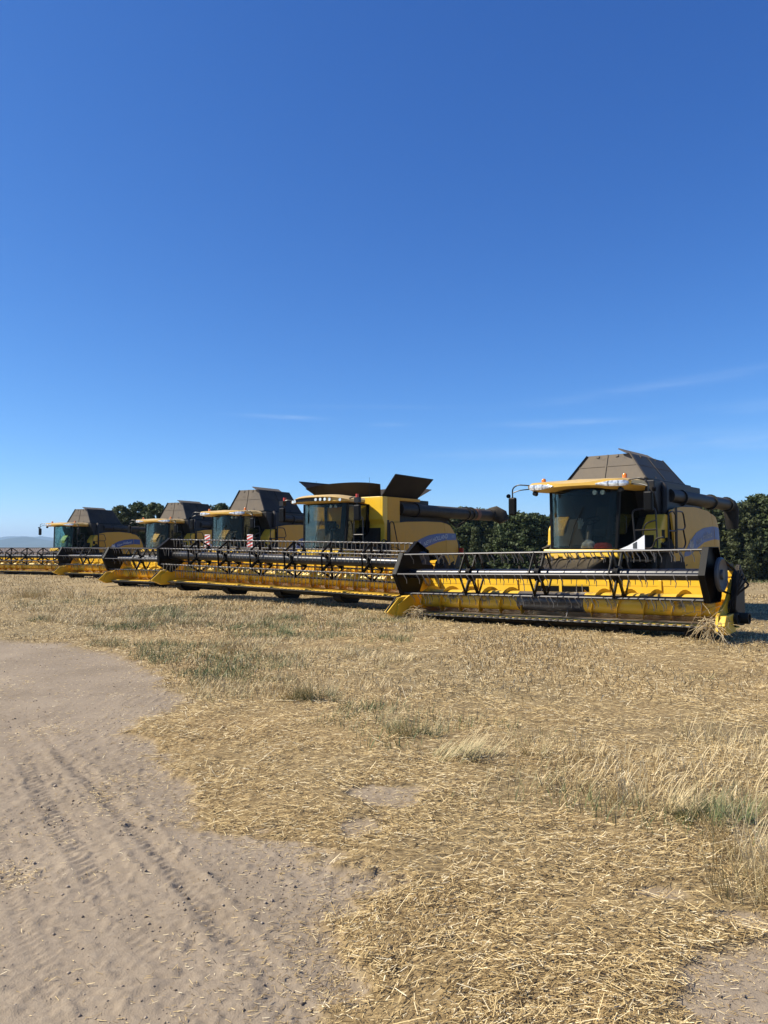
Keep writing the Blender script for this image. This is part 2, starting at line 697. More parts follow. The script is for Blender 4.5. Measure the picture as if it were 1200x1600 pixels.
gx = axis_samples(-2.6, 0.6, 0.0125, -9000, 9000, 1.045)
gy = axis_samples(2.2, 5.6, 0.0125, -12, 9000, 1.035)
GX, GY = np.meshgrid(gx, gy)
GZ = ground_z(GX, GY)
GM = bare_mask(GX, GY)
nx, ny = len(gx), len(gy)
gme = bpy.data.meshes.new('ground')
gme.vertices.add(nx * ny)
gme.vertices.foreach_set('co', np.stack([GX, GY, GZ], -1).astype(np.float32).ravel())
ii = np.arange(nx * ny).reshape(ny, nx)
quads = np.stack([ii[:-1, :-1], ii[:-1, 1:], ii[1:, 1:], ii[1:, :-1]], -1).reshape(-1, 4)
gme.loops.add(quads.size)
gme.loops.foreach_set('vertex_index', quads.ravel().astype(np.int32))
gme.polygons.add(len(quads))
gme.polygons.foreach_set('loop_start', np.arange(0, quads.size, 4, dtype=np.int32))
gme.polygons.foreach_set('loop_total', np.full(len(quads), 4, np.int32))
gme.polygons.foreach_set('use_smooth', np.ones(len(quads), bool))
at_ = gme.attributes.new('bare', 'FLOAT', 'POINT')
at_.data.foreach_set('value', GM.astype(np.float32).ravel())
gme.update()
gme.validate()

m = Mat('ground')
at = m.n('ShaderNodeAttribute')
at.attribute_name = 'bare'
nA = m.noise(0.9, 5, 0.6)
nB = m.noise(26, 5, 0.65)
nC = m.noise(150, 3, 0.6)
nD = m.noise(0.16, 4, 0.6)
dirt = m.ramp(nA, [(0.30, (0.215, 0.167, 0.113)), (0.55, (0.268, 0.211, 0.147)), (0.75, (0.318, 0.252, 0.174))])
dirt = m.mix(m.math('MULTIPLY', m.math('SUBTRACT', nB, 0.45, True), 1.6, True), dirt, (0.355, 0.290, 0.212))
dirt = m.mix(m.math('MULTIPLY', m.math('SUBTRACT', nC, 0.62, True), 2.5, True), dirt, (0.13, 0.105, 0.085))
straw = m.ramp(nB, [(0.32, (0.14, 0.092, 0.040)), (0.55, (0.31, 0.215, 0.098)), (0.72, (0.47, 0.345, 0.17))])
straw2 = m.ramp(nB, [(0.32, (0.12, 0.088, 0.042)), (0.6, (0.25, 0.195, 0.105)), (0.75, (0.36, 0.285, 0.165))])
straw = m.mix(m.math('MULTIPLY', m.math('SUBTRACT', nD, 0.40, True), 4.0, True), straw, straw2)
# far away: stubble field, then bare ploughed land towards the hills
pos = m.n('ShaderNodeNewGeometry')
sp = m.n('ShaderNodeSeparateXYZ')
m.l(pos.outputs['Position'], sp.inputs['Vector'])
nF = m.noise(0.02, 3, 0.5)
yy = m.math('ADD', sp.outputs['Y'], m.math('MULTIPLY', nF, 60))
mr = m.n('ShaderNodeMapRange')
mr.inputs['From Min'].default_value = 150
mr.inputs['From Max'].default_value = 175
m.l(yy, mr.inputs['Value'])
far_c = m.ramp(m.noise(0.6, 3, 0.6, stretch=(0.05, 1, 1)), [(0.35, (0.145, 0.105, 0.072)), (0.65, (0.20, 0.145, 0.098))])
fieldc = m.ramp(m.noise(1.2, 5, 0.7), [(0.3, (0.25, 0.18, 0.085)), (0.7, (0.40, 0.305, 0.16))])
mr2 = m.n('ShaderNodeMapRange')
mr2.inputs['From Min'].default_value = 18
mr2.inputs['From Max'].default_value = 34
m.l(sp.outputs['Y'], mr2.inputs['Value'])
straw = m.mix(m.math('MULTIPLY', mr2.outputs['Result'], 0.75), straw, fieldc)
c = m.mix(at.outputs['Fac'], straw, dirt)
c = m.mix(mr.outputs['Result'], c, far_c)
m.base(c)
m.rough(0.95)
m.b.inputs['Specular IOR Level'].default_value = 0.15
hh = m.math('ADD', m.math('MULTIPLY', nB, 1.0), m.math('MULTIPLY', nC, 0.35))
m.bump(hh, 0.5, 0.02)
M['ground'] = m.m
gme.materials.append(m.m)
ground = bpy.data.objects.new('ground', gme)
COL.objects.link(ground)
tag(ground, 'dry harvested field with a dusty dirt track running through it', kind='structure')


# ------------------------------------------------------------------ hills on the horizon
def hills(name, y, hfun, mat, x0, x1, n=90):
    b = MB()
    xs = [lerp(x0, x1, i / n) for i in range(n + 1)]
    rows = [(0.0, -900), (0.25, -560), (0.6, -260), (0.9, -70), (1.0, 0), (0.7, 400), (0.0, 1200)]
    vs_ = []
    for x in xs:
        h = hfun(x)
        for (k, dy) in rows:
            vs_.append((x, y + dy + 60 * math.sin(x * 0.004 + k * 3), max(-20, h * k - (20 if k == 0 else 0))))
    r = len(rows)
    fs = [(i * r + j, (i + 1) * r + j, (i + 1) * r + j + 1, i * r + j + 1) for i in range(n) for j in range(r - 1)]
    b.add(vs_, fs)
    o = b.build(name, mat, smooth=True)
    tag(o, kind='structure')
    return o


m = Mat('wooded_hill')
m.base(m.ramp(m.noise(0.004, 5, 0.6), [(0.35, (0.035, 0.055, 0.03)), (0.65, (0.07, 0.085, 0.045))]))
m.rough(1.0)
M['wooded_hill'] = m.m


def hill_near(x):
    px = 600 + x * F_PX / 5200
    return (6 + 11 * math.exp(-((px - 38) / 26) ** 2) + 4.5 * math.exp(-((px + 20) / 22) ** 2)
            + 5 * math.exp(-((px - 95) / 30) ** 2) + 0.6 * math.sin(px * 0.31)) * 5200 / F_PX * 0.96


def hill_far(x):
    px = 600 + x * F_PX / 7600
    return (13 + 4.5 * math.exp(-((px - 18) / 24) ** 2) + 4.0 * math.exp(-((px - 62) / 26) ** 2) + 0.5 * math.sin(px * 0.23)) * 7600 / F_PX


hills('hills', 5200, hill_near, 'wooded_hill', -4600, -900)
hills('far_hills', 7600, hill_far, 'wooded_hill', -6800, -1200)

# ------------------------------------------------------------------ combine harvesters
# local frame of a machine: x to its own left, y backwards, z up; origin on the ground below the middle of the windscreen
TINE = MB().tube([(0, 0, 0.02), (0, -0.035, -0.005), (0.01, -0.02, -0.05), (0.035, 0.015, -0.12), (0.03, 0.02, -0.20)],
                 [0.012, 0.013, 0.010, 0.009, 0.006], 5)
TINE_BIG = MB().tube([(-0.03, -0.02, 0.025), (0.035, -0.03, 0.015), (0.035, -0.02, -0.05), (0.012, 0.0, -0.12), (-0.005, 0.015, -0.215)],
                     [0.011, 0.012, 0.010, 0.009, 0.006], 5)
GUARD = MB().add([(-0.022, 0.05, -0.012), (0.022, 0.05, -0.012), (0.022, 0.05, 0.018), (-0.022, 0.05, 0.018),
                  (-0.014, -0.06, -0.012), (0.014, -0.06, -0.012), (0.014, -0.06, 0.014), (-0.014, -0.06, 0.014), (0, -0.14, 0.004)],
                 [(0, 1, 2, 3), (0, 4, 5, 1), (1, 5, 6, 2), (2, 6, 7, 3), (3, 7, 4, 0), (4, 8, 5), (5, 8, 6), (6, 8, 7), (7, 8, 4)])


def mesh_of(mb, name, mat):
    o = mb.build(name, mat, smooth=True)
    me = o.data
    bpy.data.objects.remove(o)
    return me


TINE_ME = mesh_of(TINE, 'tine', 'tine_steel')
TINE_BIG_ME = mesh_of(TINE_BIG, 'tine', 'tine_steel')
painted('tine_dark', (0.12, 0.115, 0.11), 0.42, 0.1, 0.3, metallic=0.15, streak=False)
TINE_DARK_ME = mesh_of(TINE, 'tine', 'tine_dark')
GUARD_ME = mesh_of(GUARD, 'knife_guard', 'guard_steel')


def hexpts(cy, cz, r, phase):
    """angle measured from straight ahead (-y), upwards"""
    return [(cy - r * math.cos(R(phase + 60 * k)), cz + r * math.sin(R(phase + 60 * k))) for k in range(6)]


def merged(mb_src, places):
    b = MB()
    for (dx, dy, dz) in places:
        b.add([(v[0] + dx, v[1] + dy, v[2] + dz) for v in mb_src.v], mb_src.f)
    return b


def build_header(root, W, loc, roll, zr, phase, ribs, tine_mode, nspider, big=False, seed=1, warn=False, rreel=0.50, worn_shaded=False):
    rnd = random.Random(seed)
    hw = W / 2 + 0.16
    yb = 1.0 if big else 0.9
    b = MB()
    b.prism([(-0.02, 0.13), (0.2, 0.115), (yb, 0.115), (yb + 0.06, 0.2), (yb + 0.06, 0.98), (yb, 0.98), (yb, 0.38),
             (yb - 0.08, 0.24), (yb - 0.22, 0.18), (0.06, 0.175)], 'x', -hw, hw)
    H = b.build('header', 'yellow', root)
    H.location = loc
    H.rotation_euler = (0, roll, 0)
    # top beam
    MB().box(-hw, hw, yb - 0.02, yb + 0.15, 0.983, 1.10).build('top_beam', 'yellow', H, bevel=0.015)
    MB().box(-hw + 0.1, hw - 0.1, yb - 0.006, yb + 0.0, 0.80, 0.86).build('backsheet_rail', 'yellow', H)
    n = ribs
    for i in range(n + 1):
        x = lerp(-hw + 0.3, hw - 0.3, i / n)
        MB().prism([(yb - 0.09 if big else yb - 0.03, 0.40), (yb - 0.002, 0.36), (yb - 0.002, 0.93), (yb - (0.05 if big else 0.03), 0.90)],
                   'x', x - 0.03, x + 0.03).build('rib', 'yellow', H)
    MB().prism([(0.075, 0.178), (yb - 0.24, 0.183), (yb - 0.10, 0.243), (yb - 0.10, 0.250), (yb - 0.25, 0.190), (0.075, 0.185)], 'x', -hw + 0.01, hw - 0.01).build('floor_tone_sheet', 'auger_dark' if worn_shaded else 'yellow', H)  # added sheet; its dark version paints the shade between auger and lip
    # opening to the feeder
    MB().box(-0.62, 0.62, yb - 0.012, yb - 0.004, 0.22, 0.78).build('feed_opening', 'black' if worn_shaded else 'yellow_dusty', H)
    # ends
    for s in (-1, 1):
        x0, x1 = s * (hw + 0.003), s * (hw + 0.045)
        MB().prism([(-0.35, 0.10), (0.1, 0.07), (yb + 0.06, 0.07), (yb + 0.10, 1.02), (yb - 0.22, 1.0), (0.25, 0.60), (-0.28, 0.36)],
                   'x', min(x0, x1), max(x0, x1)).build('side_plate', 'yellow', H)
        xa, xb = s * (hw + 0.048), s * (hw + 0.16)
        nose = MB()
        kk = 1.0 if s < 0 else 0.55
        nose.add([(xa, -0.62 * kk, 0.20), (xb, -0.62 * kk, 0.20), (xa, -0.2, 0.04), (xb, -0.2, 0.04),
                  (xa, -0.22, 0.18 + 0.32 * kk), (xb, -0.22, 0.18 + 0.32 * kk), (xa, 0.30, 0.18 + 0.32 * kk), (xb, 0.30, 0.18 + 0.36 * kk), (xa, 0.30, 0.06), (xb, 0.30, 0.06)],
                 [(0, 1, 3, 2), (2, 3, 9, 8), (0, 4, 5, 1), (4, 6, 7, 5), (6, 8, 9, 7), (0, 2, 8, 6, 4), (1, 5, 7, 9, 3)])
        nose.build('divider', 'yellow', H, bevel=0.01)
        if s < 0:
          MB().tube([(s * (hw + 0.10), -0.62, 0.21), (s * (hw + 0.10), -0.24, 0.525), (s * (hw + 0.10), 0.2, 0.60)], 0.018, 6).build('divider_rod', 'steel_bar', H)
        # arm that carries the reel
        xa_ = s * (W / 2 + 0.11)
        ar = MB()
        ar.bar((xa_, yb + 0.05, 1.16), (xa_, 0.42, zr + 0.14), 0.07, 0.13)
        ar.bar((xa_, 0.46, zr + 0.14), (xa_, -0.02, zr), 0.07, 0.12)
        ar.build('reel_arm', 'black', H)
        MB().tube([(xa_, yb - 0.1, 0.75), (xa_, 0.42, zr + 0.02)], 0.03, 8).build('lift_cylinder', 'guard_steel', H)
    # cutterbar and knife guards
    MB().box(-hw + 0.02, hw - 0.02, -0.045, 0.03, 0.128 + 0.0, 0.150).build('cutter_bar', 'guard_steel', H)
    sp = 0.1524
    ng = int((W - 0.1) / sp)
    gp = [((i - (ng - 1) / 2) * sp, -0.05, 0.155) for i in range(ng)]
    if tine_mode == 'parts':
        for p in gp:
            place(GUARD_ME, 'knife_guard', H, p)
    else:
        tag(merged(GUARD, gp).build('knife_guards', 'guard_steel', H), kind='stuff')
    MB().prism([(-0.03, 0.105), (0.12, 0.02), (0.5, -0.01), (yb, 0.02), (yb, 0.11), (0.2, 0.112)], 'x', -hw + 0.05, hw - 0.05).build('underside', 'dark_frame', H)
    for i in range(5):
        x = lerp(-hw + 0.5, hw - 0.5, i / 4)
        MB().prism([(0.0, 0.09), (0.02, -0.02), (0.22, -0.14), (0.75, -0.16), (0.85, -0.02), (0.85, 0.03)], 'x', x - 0.14, x + 0.14).build('skid', 'black', H)
    # auger: drum, flights running in from both ends, fingers in the middle
    ca = (0.0, yb - 0.36, 0.475)
    rd, rf = (0.205, 0.285)
    wa = W / 2 - 0.02
    A = MB().lathe([(-wa, 0.03), (-wa, rd), (-0.75, rd), (-0.75, 0.03)], ca, 'x', 20).build('auger_drum', 'auger_yellow' if worn_shaded else 'yellow', H, smooth=True)
    MB().lathe([(0.75, 0.03), (0.75, rd), (wa, rd), (wa, 0.03)], ca, 'x', 20).build('auger_drum', 'auger_yellow' if worn_shaded else 'yellow', H, smooth=True)
    MB().lathe([(-0.748, 0.03), (-0.748, rd - 0.004), (0.748, rd - 0.004), (0.748, 0.03)], ca, 'x', 20).build('auger_middle', 'auger_dark' if worn_shaded else 'yellow', H, smooth=True)
    for s in (-1, 1):
        pitch = 0.52
        turns = (wa - 0.62) / pitch
        steps = int(turns * 18)
        fl = MB()
        vs_, fs = [], []
        for i in range(steps + 1):
            a = i / 18 * 2 * PI + (0.7 if s > 0 else 2.4)
            xx = s * (wa - i / 18 * pitch)
            cy_, sz_ = math.cos(a * s), math.sin(a * s)
            for (rr, off) in ((rd * 0.96, -0.006), (rf, -0.004), (rf, 0.004), (rd * 0.96, 0.006)):
                vs_.append((xx + off, ca[1] + rr * cy_, ca[2] + rr * sz_))
        for i in range(steps):
            for j in range(4):
                j2 = (j + 1) % 4
                fs.append((i * 4 + j, i * 4 + j2, (i + 1) * 4 + j2, (i + 1) * 4 + j))
        fl.add(vs_, fs)
        fl.build('auger_flight', 'auger_yellow' if worn_shaded else 'yellow', H, smooth=True)
    for i in range(10):
        x = lerp(-0.66, 0.66, i / 9)
        a = rnd.uniform(0, 2 * PI)
        MB().tube([(x, ca[1], ca[2]), (x, ca[1] - 0.36 * math.cos(a), ca[2] + 0.36 * math.sin(a))], 0.009, 5).build('auger_finger', 'guard_steel', H)
    # reel
    cy, cz = -0.02, zr
    MB().cyl((-W / 2, cy, cz), (W / 2, cy, cz), 0.105 if not big else 0.13, 18).build('reel_tube', 'reel_tube', H, smooth=True)
    hp = hexpts(cy, cz, rreel, phase)
    for (y, z) in hp:
        MB().tube([(-W / 2, y, z), (W / 2, y, z)], 0.023, 8).build('tine_bar', 'steel_bar', H, smooth=True)
    for s in (-1, 1):
        x0 = s * W / 2
        outer = hexpts(cy, cz, rreel + 0.05, phase)
        e = MB().prism(outer, 'x', x0 - 0.012, x0 + 0.012)
        for (a, c) in zip(outer, outer[1:] + outer[:1]):
            e.bar((x0 + s * 0.05, a[0], a[1]), (x0 + s * 0.05, c[0], c[1]), 0.10, 0.012, up=(0, (a[0] + c[0]) / 2 - cy, (a[1] + c[1]) / 2 - cz))
        e.build('reel_end_plate', 'black', H)
    for i in range(1, nspider + 1):
        x = lerp(-W / 2, W / 2, i / (nspider + 1))
        b = MB()
        b.lathe([(-0.05, 0.05), (-0.05, 0.165), (0.05, 0.165), (0.05, 0.05)], (x, cy, cz), 'x', 14)
        for k in range(6):
            y, z = hp[k]
            y2, z2 = hp[(k + 1) % 6]
            b.bar((x, cy, cz), (x, y, z), 0.024, 0.085, up=(0, z - cz, -(y - cy)))
            b.bar((x + 0.03, y, z), (x + 0.03, y2, z2), 0.016, 0.055, up=(0, z2 - z, -(y2 - y)))
        b.build('reel_spider', 'black', H)
    # tines hang straight down from every bar
    ts = 0.165 if not big else 0.142
    nt = int((W - 0.12) / ts)
    tm, tsrc = (TINE_BIG_ME, TINE_BIG) if big else (TINE_DARK_ME, TINE)
    order = sorted(range(6), key=lambda k: hp[k][0] - 0.6 * hp[k][1])
    count = 0
    rest = []
    for k in order:
        y, z = hp[k]
        for i in range(nt):
            x = (i - (nt - 1) / 2) * ts
            if not big:
                if rnd.random() < 0.22:
                    continue
                x += rnd.uniform(-0.035, 0.035)
            if tine_mode == 'parts' and count < 300:
                place(tm, 'tine', H, (x, y, z - 0.01), (rnd.uniform(-0.16, 0.16), rnd.uniform(-0.14, 0.14), rnd.uniform(-0.4, 0.4)))
                count += 1
            else:
                rest.append((x, y, z - 0.01))
    if rest:
        tag(merged(tsrc, rest).build('tines', 'tine_steel' if big else 'tine_dark', H), kind='stuff')
    # drive side (the machine's left end)
    xr = W / 2
    MB().lathe([(0.145, 0.05), (0.145, 0.27), (0.165, 0.30), (0.205, 0.30), (0.225, 0.27), (0.20, 0.22), (0.195, 0.09), (0.235, 0.08), (0.235, 0.02)],
               (xr, cy + 0.05, cz), 'x', 28).build('drive_pulley', 'pulley', H, smooth=True)
    dr = MB()
    dr.prism([(0.35, 0.45), (0.62, 0.30), (1.0, 0.34), (1.08, 1.0), (0.85, 1.22), (0.55, 1.05)], 'x', xr + 0.21, xr + 0.30)
    dr.box(xr + 0.20, xr + 0.36, 0.20, 0.75, 0.14, 0.36)
    dr.build('drive_guard', 'dark_frame', H, bevel=0.03)
    MB().bar((xr + 0.18, 0.1, cz - 0.28), (xr + 0.2, 0.85, 0.62), 0.05, 0.02).bar((xr + 0.18, 0.1, cz + 0.28), (xr + 0.2, 0.9, 1.08), 0.05, 0.02).build('drive_belt', 'rubber', H)
    for q in range(5):
        o = q * 0.05
        MB().tube(rounded([(xr + 0.10 + o * 0.5, 1.05, 0.95 + o * 0.5), (xr + 0.30 + o, 0.75 - o, 1.25 - 2 * o), (xr + 0.36, 0.35 + o, 0.95 - o),
                           (xr + 0.33 - o, 0.22, 0.45), (xr + 0.25, 0.55, 0.22)], 0.2, 4), 0.017, 6).build('hose', 'rubber', H, smooth=True)
    for q in (0, 1):
        MB().lathe([(0.0, 0.075), (0.0, 0.098), (0.22, 0.098), (0.22, 0.075), (0.18, 0.072), (0.06, 0.072)],
                   (xr + 0.16 + 0.12 * q, 0.25 + 0.24 * q, 0.28), 'x', 16).build('pipe_stub', 'dark_frame', H, smooth=True)
    if warn:
        for x in (0.1, 2.3):
            zb = 1.50
            P = MB().box(x - 0.14, x + 0.14, yb + 0.20, yb + 0.22, zb, zb + 0.56).build('warning_board', 'white_paint', H)
            MB().box(x - 0.02, x + 0.02, yb + 0.223, yb + 0.25, 1.05, zb + 0.4).build('board_post', 'black', H)
            for k in range(4):
                z0 = zb + k * 0.14 + 0.01
                lim = zb + 0.555
                MB().add([(x - 0.139, yb + 0.196, z0), (x - 0.139, yb + 0.196, min(z0 + 0.075, lim)), (x + 0.139, yb + 0.196, min(z0 + 0.185, lim)), (x + 0.139, yb + 0.196, min(z0 + 0.11, lim))],
                         [(0, 1, 2, 3)]).build('warning_stripe', 'red_paint', H)
    return H


def build_wheel(root, x, y, r, w, s):
    T = empty('wheel', (x, y, r))
    T.parent = root
    prof = [(-w / 2, r * 0.56), (-w / 2 - 0.02, r * 0.75), (-w / 2 + 0.03, r * 0.93), (0, r * 0.955), (w / 2 - 0.03, r * 0.93), (w / 2 + 0.02, r * 0.75), (w / 2, r * 0.56)]
    b = MB().lathe(prof, (0, 0, 0), 'x', 32)
    for i in range(20):
        for sd in (-1, 1):
            a = 2 * PI * (i + (0.5 if sd > 0 else 0)) / 20
            a2 = a + 0.16
            p = (sd * w * 0.06, r * 0.97 * math.cos(a), r * 0.97 * math.sin(a))
            q = (sd * w * 0.48, r * 0.95 * math.cos(a2), r * 0.95 * math.sin(a2))
            b.bar(p, q, 0.06, 0.09, up=(0, math.cos(a), math.sin(a)))
    b.build('tyre', 'rubber', T, smooth=False)
    MB().lathe([(-w * 0.4, r * 0.2), (-w * 0.45, r * 0.55), (-w * 0.3, r * 0.55), (-w * 0.1, r * 0.3), (w * 0.1, r * 0.3), (w * 0.3, r * 0.55), (w * 0.45, r * 0.55), (w * 0.4, r * 0.2)],
               (0, 0, 0), 'x', 24).build('rim', 'yellow_dusty', T, smooth=True)


SIDE_TOP_CX = [(1.5, 2.52), (2.2, 2.62), (3.3, 2.66), (4.3, 2.60), (4.9, 2.45), (5.3, 2.20), (5.6, 1.85), (5.75, 1.5)]
SIDE_BOT_CX = [(1.5, 1.0), (3.6, 1.0), (4.7, 1.15), (5.2, 1.25), (5.4, 1.15), (5.75, 1.1)]
SIDE_TOP_CR = [(1.45, 2.42), (2.4, 2.50), (3.6, 2.54), (4.6, 2.54), (5.2, 2.44), (5.7, 2.15), (6.0, 1.75), (6.1, 1.3)]
SIDE_BOT_CR = [(1.45, 1.0), (3.6, 1.0), (4.9, 1.0), (6.1, 1.0)]


def side_x(y, z, xs):
    return xs + 0.11 * (1 - ((z - 1.75) / 1.0) ** 2) - 0.30 * smooth01((y - 4.7) / 1.6)


def build_sides(root, top, bot, xs, seam, mat):
    for s in (-1, 1):
        for (ya, yz) in ((top[0][0], seam - 0.008), (seam + 0.008, top[-1][0])):
            us = [lerp(ya, yz, i / 14) for i in range(15)]
            # leaning seam between the two panels
            MB().sheet(lambda u, v: (s * side_x(u, lerp(interp(bot, u), interp(top, u), v), xs),
                                     u + 0.12 * (0.5 - v) * (1 if abs(u - seam) < 0.02 else 0), lerp(interp(bot, u), interp(top, u), v)),
                       us, [i / 10 for i in range(11)], (-s * 0.05, 0, 0)).build('side_panel', mat, root, smooth=True)


def text_mesh(txt, size, shear=0.15):
    cu = bpy.data.curves.new('t', 'FONT')
    cu.body = txt
    cu.size = size
    cu.shear = shear
    cu.resolution_u = 3
    o = bpy.data.objects.new('t', cu)
    COL.objects.link(o)
    dg = bpy.context.evaluated_depsgraph_get()
    me = bpy.data.meshes.new_from_object(o.evaluated_get(dg))
    bpy.data.objects.remove(o)
    bpy.data.curves.remove(cu)
    return me


def build_decal(root, xs, top_c, bot_c, seam, text, tsize, ty, model, blue, white):
    """the swoosh along the side panel, its leaf emblem and lettering; curves are (y, z)"""
    y0, y1 = top_c[0][0], top_c[-1][0]
    s = 1
    for s in (1, -1):
        for (ya, yz) in ((y0, seam - 0.015), (seam + 0.015, y1)):
            us = [lerp(ya, yz, i / 16) for i in range(17)]

            def fn(u, v):
                z = lerp(interp(bot_c, u), interp(top_c, u), v)
                return (s * (side_x(u, z, xs) + 0.004), u, z)
            MB().sheet(fn, us, [0, 0.5, 1], (s * 0.002, 0, 0)).build('decal', blue, root, smooth=True)

    def put(me, name, yoff, zoff, mat, follow=True):
        n = len(me.vertices)
        co = np.empty(n * 3, np.float32)
        me.vertices.foreach_get('co', co)
        co = co.reshape(-1, 3)
        out = np.empty_like(co)
        for i, (a, b_, _) in enumerate(co):
            y = yoff + a
            z = zoff + b_ + (interp(bot_c, y) if follow else 0)
            out[i] = (side_x(y, z, xs) + 0.012, y, z)
        me.vertices.foreach_set('co', out.ravel())
        me.update()
        me.materials.clear()
        me.materials.append(M[mat])
        o = bpy.data.objects.new(name, me)
        COL.objects.link(o)
        o.parent = root
        return o
    tw = text_mesh(text, tsize)
    put(tw, 'lettering', ty, 0.07, white)
    if model:
        # short worn mark at the tail of the stripe, too faint to read
        mk = MB()
        for q in range(4):
            mk.add([(q * 0.085, 0, 0), (q * 0.085 + 0.06, 0, 0), (q * 0.085 + 0.06, 0.10, 0), (q * 0.085, 0.10, 0)], [(0, 1, 2, 3)])
        mo = mk.build('worn_mark', 'decal_model')
        mm = mo.data
        bpy.data.objects.remove(mo)
        put(mm, 'worn_mark', seam + 0.50, 0.08, 'decal_model')
    # leaf emblem: five pointed leaves spreading from one stem
    b = MB()
    for k, a in enumerate((-58, -28, 0, 28, 58)):
        ln = (0.20, 0.25, 0.20, 0.25, 0.20)[k] * tsize / 0.22
        ca, sa = math.sin(R(a)), math.cos(R(a))
        w = 0.045 * tsize / 0.22
        p = [(0, 0), (ca * ln * 0.55 - sa * w, sa * ln * 0.55 + ca * w), (ca * ln, sa * ln), (ca * ln * 0.55 + sa * w, sa * ln * 0.55 - ca * w)]
        b.add([(q[0], q[1], 0) for q in p], [(0, 1, 2, 3)])
    me = b.build('emblem', white).data
    for o in [o for o in COL.objects if o.data == me]:
        bpy.data.objects.remove(o)
    yc = ty - 0.30 * tsize / 0.22
    put(me, 'emblem', yc, interp(bot_c, ty - 0.1) + 0.06, white, follow=False)


def build_cab(root, hwid, z0, z1, depth, glass, seat=True, hivis=False):
    """glazed box with curved windscreen; sub-parts under the cab"""
    C = MB().box(-hwid - 0.02, hwid + 0.02, 0.05, depth, z0 - 0.10, z0).build('cab', 'dark_frame', root, bevel=0.02)
    bul = 0.20

    def fr(u, v):
        x = hwid * u * (0.93 + 0.07 * v)
        return (x, -bul * (1 - u * u) + 0.06 * v, lerp(z0 + 0.01, z1, v))
    us = [-1 + i / 8 for i in range(17)]
    MB().sheet(fr, us, [0, 0.25, 0.5, 0.75, 1], (0, 0.012, 0)).build('windscreen', glass, C, smooth=True)
    for s in (-1, 1):
        def sd(u, v):
            return (s * hwid * (0.93 + 0.07 * v), 0.10 + (depth - 0.2) * u, lerp(z0 + 0.01 + (0.34 if u > 0.7 else 0) * 0, z1, v))
        MB().sheet(sd, [0, 0.5, 1], [0, 0.5, 1], (-s * 0.010, 0, 0)).build('side_window', glass, C)
        # pillars
        for (y, w) in ((0.03, 0.085), (depth - 0.06, 0.12)):
            MB().bar((s * hwid * 0.945, y, z0), (s * hwid * 1.005, y + (0.06 if y < 0.1 else 0), z1), 0.06, w, up=(0, 1, 0)).build('pillar', 'black', C)
        MB().bar((s * hwid * 0.94, 0.05, z0 + 0.03), (s * hwid * 0.94, depth - 0.1, z0 + 0.03), 0.05, 0.06).build('sill', 'black', C)
        MB().tube(rounded([(s * (hwid + 0.02), 0.30, z0 + 0.35), (s * (hwid + 0.07), 0.30, z0 + 0.37), (s * (hwid + 0.07), 0.30, z0 + 0.72), (s * (hwid + 0.02), 0.30, z0 + 0.74)], 0.03), 0.012, 6).build('door_handle', 'rail', C)
    # back wall with a small window gap
    bw = MB()
    bw.box(-hwid, -hwid * 0.55, depth - 0.04, depth, z0, z1)
    bw.box(hwid * 0.55, hwid, depth - 0.04, depth, z0, z1)
    bw.box(-hwid * 0.55, hwid * 0.55, depth - 0.04, depth, z0, z0 + 0.55)
    bw.build('rear_wall', 'lining', C)
    MB().box(-hwid, hwid, 0.05, depth, z1 - 0.05, z1 + 0.005).build('headlining', 'lining', C)
    MB().tube([(-0.25, -0.21, z0 + 0.02), (-0.12, -0.215, z0 + 0.5), (0.1, -0.2, z0 + 0.95)], 0.010, 5).build('wiper', 'black', C)
    # driver's place
    MB().box(-0.27, 0.27, 0.65, 1.15, z0 + 0.30, z0 + 0.46).build('seat_cushion', 'seat_fabric', C, bevel=0.05)
    MB().hexa([(-0.26, 1.08, z0 + 0.42), (0.26, 1.08, z0 + 0.42), (0.26, 1.22, z0 + 0.42), (-0.26, 1.22, z0 + 0.42),
               (-0.20, 1.20, z0 + 1.05), (0.20, 1.20, z0 + 1.05), (0.20, 1.30, z0 + 1.05), (-0.20, 1.30, z0 + 1.05)]).build('seat_back', 'seat_fabric', C, bevel=0.05)
    MB().cyl((0, 0.9, z0), (0, 0.9, z0 + 0.3), 0.14, 12).build('seat_post', 'black', C)
    MB().tube([(0, 0.25, z0), (0, 0.38, z0 + 0.55), (0, 0.44, z0 + 0.64)], [0.09, 0.06, 0.03], 10).build('steering_column', 'pulley', C, smooth=True)
    ring = [(0.19 * math.cos(a), 0.46 + 0.19 * math.sin(a) * 0.85, z0 + 0.66 + 0.10 * math.sin(a)) for a in [2 * PI * i / 20 for i in range(21)]]
    MB().tube(ring, 0.016, 6).bar((-0.18, 0.46, z0 + 0.66), (0.18, 0.46, z0 + 0.66), 0.04, 0.02).build('steering_wheel', 'black', C)
    MB().box(0.33, 0.60, 0.55, 1.15, z0 + 0.35, z0 + 0.62).build('console', 'tank_dark', C, bevel=0.03)
    MB().box(0.50, 0.56, 0.40, 0.62, z0 + 0.72, z0 + 1.0).bar((0.5, 0.7, z0 + 0.6), (0.53, 0.55, z0 + 0.8), 0.03, 0.03).build('monitor', 'black', C)
    wv = MB()
    cur = [(hwid * 0.80 + 0.03 * math.sin(i * 2.2), 0.02 + i * 0.028) for i in range(10)]
    wv.sheet(lambda u, v: (cur[int(u)][0] - 0.12 * (1 - v), cur[int(u)][1], lerp(z0 + 0.2, z1 - 0.06, v)), list(range(10)), [0, 0.4, 1], (0.006, 0, 0))
    wv.build('curtain', 'curtain', C, smooth=True)
    MB().cyl((0.30, -0.02, z1 - 0.10), (0.30, 0.05, z1 - 0.10), 0.055, 12).build('work_light', 'lamp_glass', C)
